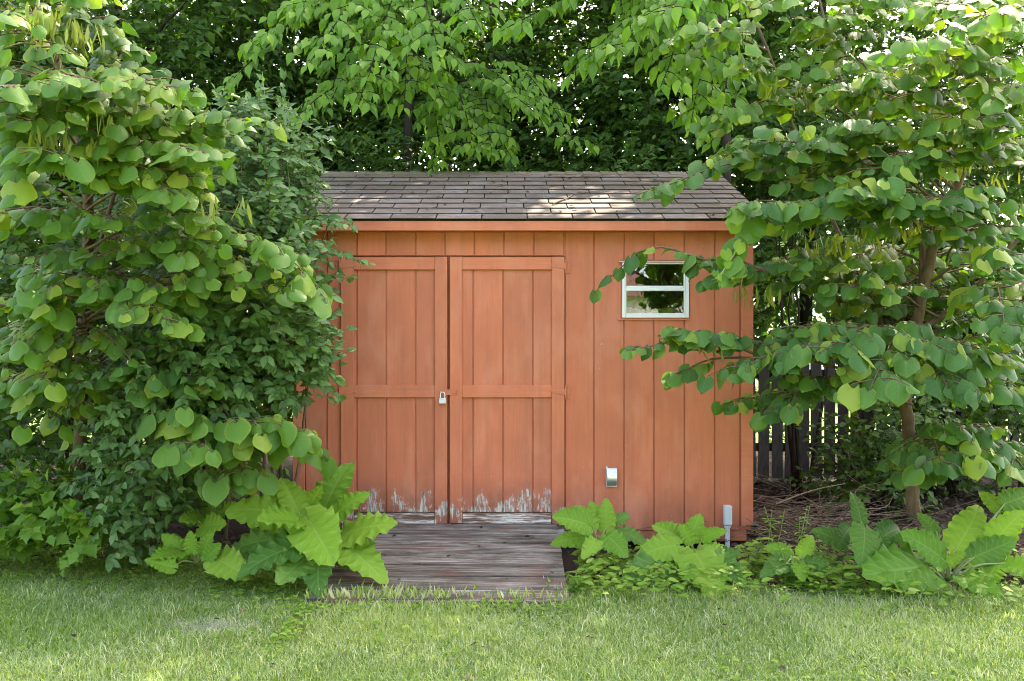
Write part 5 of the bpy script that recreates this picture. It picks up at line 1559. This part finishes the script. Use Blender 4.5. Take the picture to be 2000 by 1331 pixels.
def grass():
    N = 500000
    D = 2.9 + (6.2 - 2.9) * rng.random(N) ** 1.1
    x = rng.uniform(-.72, .72, N) * D; y = D + CAMY
    nz = vnoise(x, y, 2.6, 1); nf = vnoise(x, y, 9, 2)
    e = lawn_edge(x) + (nz - .5) * .25
    keep = (y < e) | (rng.random(N) < np.exp(-np.maximum(y - e, 0) / .10) * .5)
    keep &= ~((x > -1.11) & (x < .31) & (y > -1.395 - .03 * (nf - .5)))
    bare = np.exp(-(((x + 1.47) / .22) ** 2 + ((y + 1.74) / .09) ** 2)) + .9 * np.exp(-(((x - 2.0) / .4) ** 2 + ((y + 1.2) / .15) ** 2)) + .8 * np.exp(-(((x - 1.15) / .3) ** 2 + ((y + 1.12) / .12) ** 2))
    keep &= rng.random(N) > bare * .93
    keep &= rng.random(N) > np.clip((.38 - nf) * 1.6, 0, .6)
    x, y, nz, nf = x[keep], y[keep], nz[keep], nf[keep]
    n = len(x)
    patch = vnoise(x, y, 1.3, 5)
    h = (.018 + .030 * rng.random(n) ** 1.6) * (.6 + .9 * nz)
    tall = rng.random(n) < .025
    h[tall] *= 1.9
    w = rng.uniform(.0012, .0027, n) * 1.1
    an = rng.uniform(0, 6.283, n)
    lean = rng.uniform(.15, 1.1, n) * h
    dirx, diry = np.cos(an), np.sin(an)
    a2 = an + rng.uniform(-.5, .5, n) + 1.57
    sx, sy = np.cos(a2) * w, np.sin(a2) * w
    b = np.stack([x, y, np.zeros(n)], 1)
    s = np.stack([sx, sy, np.zeros(n)], 1)
    m = b + np.stack([dirx * lean * .35, diry * lean * .35, h * .6], 1)
    tip = b + np.stack([dirx * lean, diry * lean, h * rng.uniform(.7, 1.0, n)], 1)
    V = np.stack([b - s, b + s, m + s * .8, m - s * .8, tip], 1).reshape(-1, 3)
    T = (np.array([(0, 1, 2), (0, 2, 3), (3, 2, 4)])[None] + 5 * np.arange(n)[:, None, None]).reshape(-1, 3)
    UV = np.tile(np.array([(0, 0), (1, 0), (1, .6), (0, .6), (.5, 1)]), (n, 1))
    rnd = np.clip(rng.normal(.44, .19, n) + (patch - .5) * .9 + (nf - .5) * .35, 0, .80)
    dry = rng.random(n) < .07 + .30 * np.clip(vnoise(x, y, 1.9, 21) - .58, 0, 1) * 2; rnd[dry] = rng.uniform(.85, .99, dry.sum())
    tag(link("lawn_grass", np_mesh("lawn_grass", V, T, UV, np.repeat(rnd, 5)), M['grass']), kind='stuff')
    # dry clippings lying on it
    N = 15000
    D = 3.3 + 2.0 * rng.random(N); x = rng.uniform(-.62, .62, N) * D; y = D + CAMY
    k = (y < lawn_edge(x)) & ((vnoise(x, y, 1.7, 8) > .56) | (rng.random(N) < .12))
    px_ = np.concatenate([x[k], rng.normal(-1.47, .16, 1300), rng.normal(1.7, .5, 2200)]); py_ = np.concatenate([y[k], rng.normal(-1.74, .06, 1300), rng.normal(-1.22, .12, 2200)])
    n = len(px_)
    an = rng.uniform(0, 6.28, n)
    pos = np.stack([px_, py_, rng.uniform(.006, .034, n)], 1)
    d = np.stack([np.cos(an), np.sin(an), rng.normal(0, .15, n)], 1)
    l = rng.uniform(.025, .06, n)
    s = np.stack([-np.sin(an), np.cos(an), np.zeros(n)], 1) * .0009
    V = np.stack([pos - s, pos + s, pos + d * l[:, None]], 1).reshape(-1, 3)
    T = np.arange(3 * n).reshape(-1, 3)
    tag(link("dry_grass_clippings", np_mesh("dry_grass_clippings", V, T, np.tile(np.array([(0, 0), (1, 0), (.5, 1)]), (n, 1)), np.repeat(rng.random(n), 3)), M['straw']), kind='stuff')
grass()

def clover():
    N = 75000
    x = rng.uniform(-4.2, 4.0, N); y = rng.uniform(-2.7, .6, N)
    e = lawn_edge(x)
    dlt = y - e
    left = x < -1.0
    p = np.where(left, np.exp(-(np.minimum(dlt + .38, 0) / .35) ** 2) * np.exp(-(np.maximum(dlt, 0) / .25) ** 2) * 1.0, .6 * np.exp(-(dlt / .14) ** 2))
    p = np.maximum(p, .06 * (dlt < 0) * np.clip((vnoise(x, y, 2.2, 4) - .45) * 4, 0, 1))
    p *= ~((x > -1.12) & (x < .32) & (y > -1.38))
    k = rng.random(N) < p
    x, y = x[k], y[k]; n = len(x)
    h = rng.uniform(.018, .055, n)
    base = np.stack([x, y, h], 1)
    PP, DD, NN, SS, RR = [], [], [], [], []
    an = rng.uniform(0, 6.28, n); sz = rng.uniform(.009, .022, n); rr = rng.random(n)
    for j in range(3):
        a = an + j * 2.094
        PP.append(base); DD.append(np.stack([np.cos(a), np.sin(a), rng.uniform(-.2, .3, n)], 1)); NN.append(np.stack([rng.normal(0, .2, n), rng.normal(-.2, .2, n), np.ones(n)], 1)); SS.append(sz); RR.append(rr)
    scatter_mesh("ground_cover", 'round', 'clover', np.vstack(PP), np.vstack(DD), np.vstack(NN), np.concatenate(SS), np.concatenate(RR))
    # weeds and leafy ground cover in the bed at right
    n = 4600
    x = rng.uniform(.4, 4.2, n); y = -1.05 + rng.normal(0, .24, n) + .16
    k = (y < -.15) & (vnoise(x, y, 3.0, 12) > .3); x, y = x[k], y[k]; n = len(x)
    an = rng.uniform(0, 6.28, n)
    pos = np.stack([x, y, rng.uniform(.01, .15, n)], 1)
    d = np.stack([np.cos(an), np.sin(an), rng.uniform(-.1, .6, n)], 1)
    scatter_mesh("bed_weeds", 'pointed', 'clover', pos, d, np.stack([np.zeros(n), -.4 * np.ones(n), np.ones(n)], 1), rng.uniform(.03, .075, n))
    # grass tufts standing against the ramp and coming up between its planks
    n = 1500
    gx = np.concatenate([rng.normal(-.66, .22, 260), rng.normal(.42, .09, 420), rng.uniform(-1.12, .32, 700)])
    gy = np.concatenate([rng.normal(-1.29, .05, 260), rng.normal(-1.2, .18, 420), rng.normal(-1.39, .035, 700)])
    n = len(gx); an = rng.uniform(0, 6.28, n)
    pos = np.stack([gx, gy, np.where((gx > -1.1) & (gx < .3) & (gy > -1.36), .045, .0)], 1)
    d = np.stack([np.cos(an) * .5, np.sin(an) * .5, np.ones(n)], 1)
    scatter_mesh("grass_tufts", 'lance', 'grass', pos, d, np.stack([np.cos(an + 1), np.sin(an + 1), np.full(n, .2)], 1), rng.uniform(.02, .065, n), rng.uniform(.2, .8, n))
clover()

def litter():
    n = 5200
    x = np.concatenate([rng.uniform(1.5, 5.5, 3800), rng.uniform(-5, -1.2, 1400)]); y = np.concatenate([rng.uniform(-1.0, 3.2, 3800), rng.uniform(-.4, 2.5, 1400)])
    an = rng.uniform(0, 6.28, n)
    scatter_mesh("leaf_litter", 'wood', 'dead', np.stack([x, y, rng.uniform(.005, .05, n)], 1), np.stack([np.cos(an), np.sin(an), rng.normal(0, .3, n)], 1), np.stack([rng.normal(0, .5, n), rng.normal(-.2, .5, n), np.ones(n)], 1), rng.uniform(.04, .09, n))
    # the tangle of dry brush right of the shed
    c = np.array([WX(1570, 6.3), .35, .05])
    b = thing("brush_pile", c, "tangle of dry brown twigs on the ground right of the shed", "brush pile")
    VV, TT, nv = [], [], 0
    for i in range(420):
        p = c + np.array([rng.normal(0, .38), rng.normal(0, .45), abs(rng.normal(.02, .09))])
        an = rng.normal(0, .7) + (math.pi if rng.random() < .5 else 0); l = rng.uniform(.15, .55)
        q = p + np.array([math.cos(an), math.sin(an) * .7, rng.normal(.05, .18)]) * l
        q[2] = max(q[2], .0)
        v, t = tube_arrays(spline([p, (p + q) / 2 + rng.normal(0, .03, 3), q], 3), [rng.uniform(.002, .005), .0012], 4)
        VV.append(v); TT.append(t + nv); nv += len(v)
    o = link("dry_twigs", np_mesh("dry_twigs", np.vstack(VV) - c, np.vstack(TT)), M['dry_twig'], b); o['kind'] = 'stuff'
    p, q = P(1515, 985, 5.9), P(1650, 945, 6.4)
    v, t = tube_arrays(spline([p, (p + q) / 2 + np.array([0, 0, .02]), q], 5), [.006, .003], 6)
    link("pale_branch", np_mesh("pale_branch", v - c, t), M['dry_twig'], b)
litter()

def fallen_leaves():
    r = np.random.default_rng(31)
    def put(name, x, y, z, tilt, sz):
        k = len(x); an = r.uniform(0, 6.28, k)
        d = np.stack([np.cos(an), np.sin(an), np.sin(an) * tilt], 1)
        scatter_mesh(name, 'wood', 'dead', np.stack([x, y, z], 1), d, np.stack([r.normal(0, .2, k), r.normal(0, .2, k) - tilt, np.ones(k)], 1), sz, r.uniform(.3, .95, k))
    x, y = r.uniform(-1.4, 1.5, 60), r.uniform(-.1, 1.1, 60)
    put("fallen_leaves_on_roof", x, y, EZ + (y - EY) * (RZ - EZ) / (RY - EY) + .024, (RZ - EZ) / (RY - EY), r.uniform(.02, .05, 60))
    x, s_ = r.uniform(-1.0, .28, 22), r.random(22) ** 1.5
    put("fallen_leaves_on_ramp", x, -.05 - 1.28 * s_, .188 - .15 * s_, .11, r.uniform(.02, .045, 22))
    D = 3.4 + 1.6 * r.random(34); x = r.uniform(-.6, .6, 34) * D; y = D + CAMY
    m = ~((x > -1.15) & (x < .35) & (y > -1.42))
    put("fallen_leaves_on_lawn", x[m], y[m], r.uniform(.02, .04, m.sum()), 0.0, r.uniform(.02, .05, m.sum()))
fallen_leaves()

far_wood()
gaps = [((WX(1118, 6.2), .16, 2.40), .31, .16), ((WX(1160, 6.1), -.02, 2.33), .20, .08), ((WX(1060, 6.2), .10, 2.37), .16, .05), ((WX(905, 6.5), .55, 2.56), .07, .05), ((WX(1180, 6.2), .18, 2.41), .14, .06)]
finish_plants(gaps)
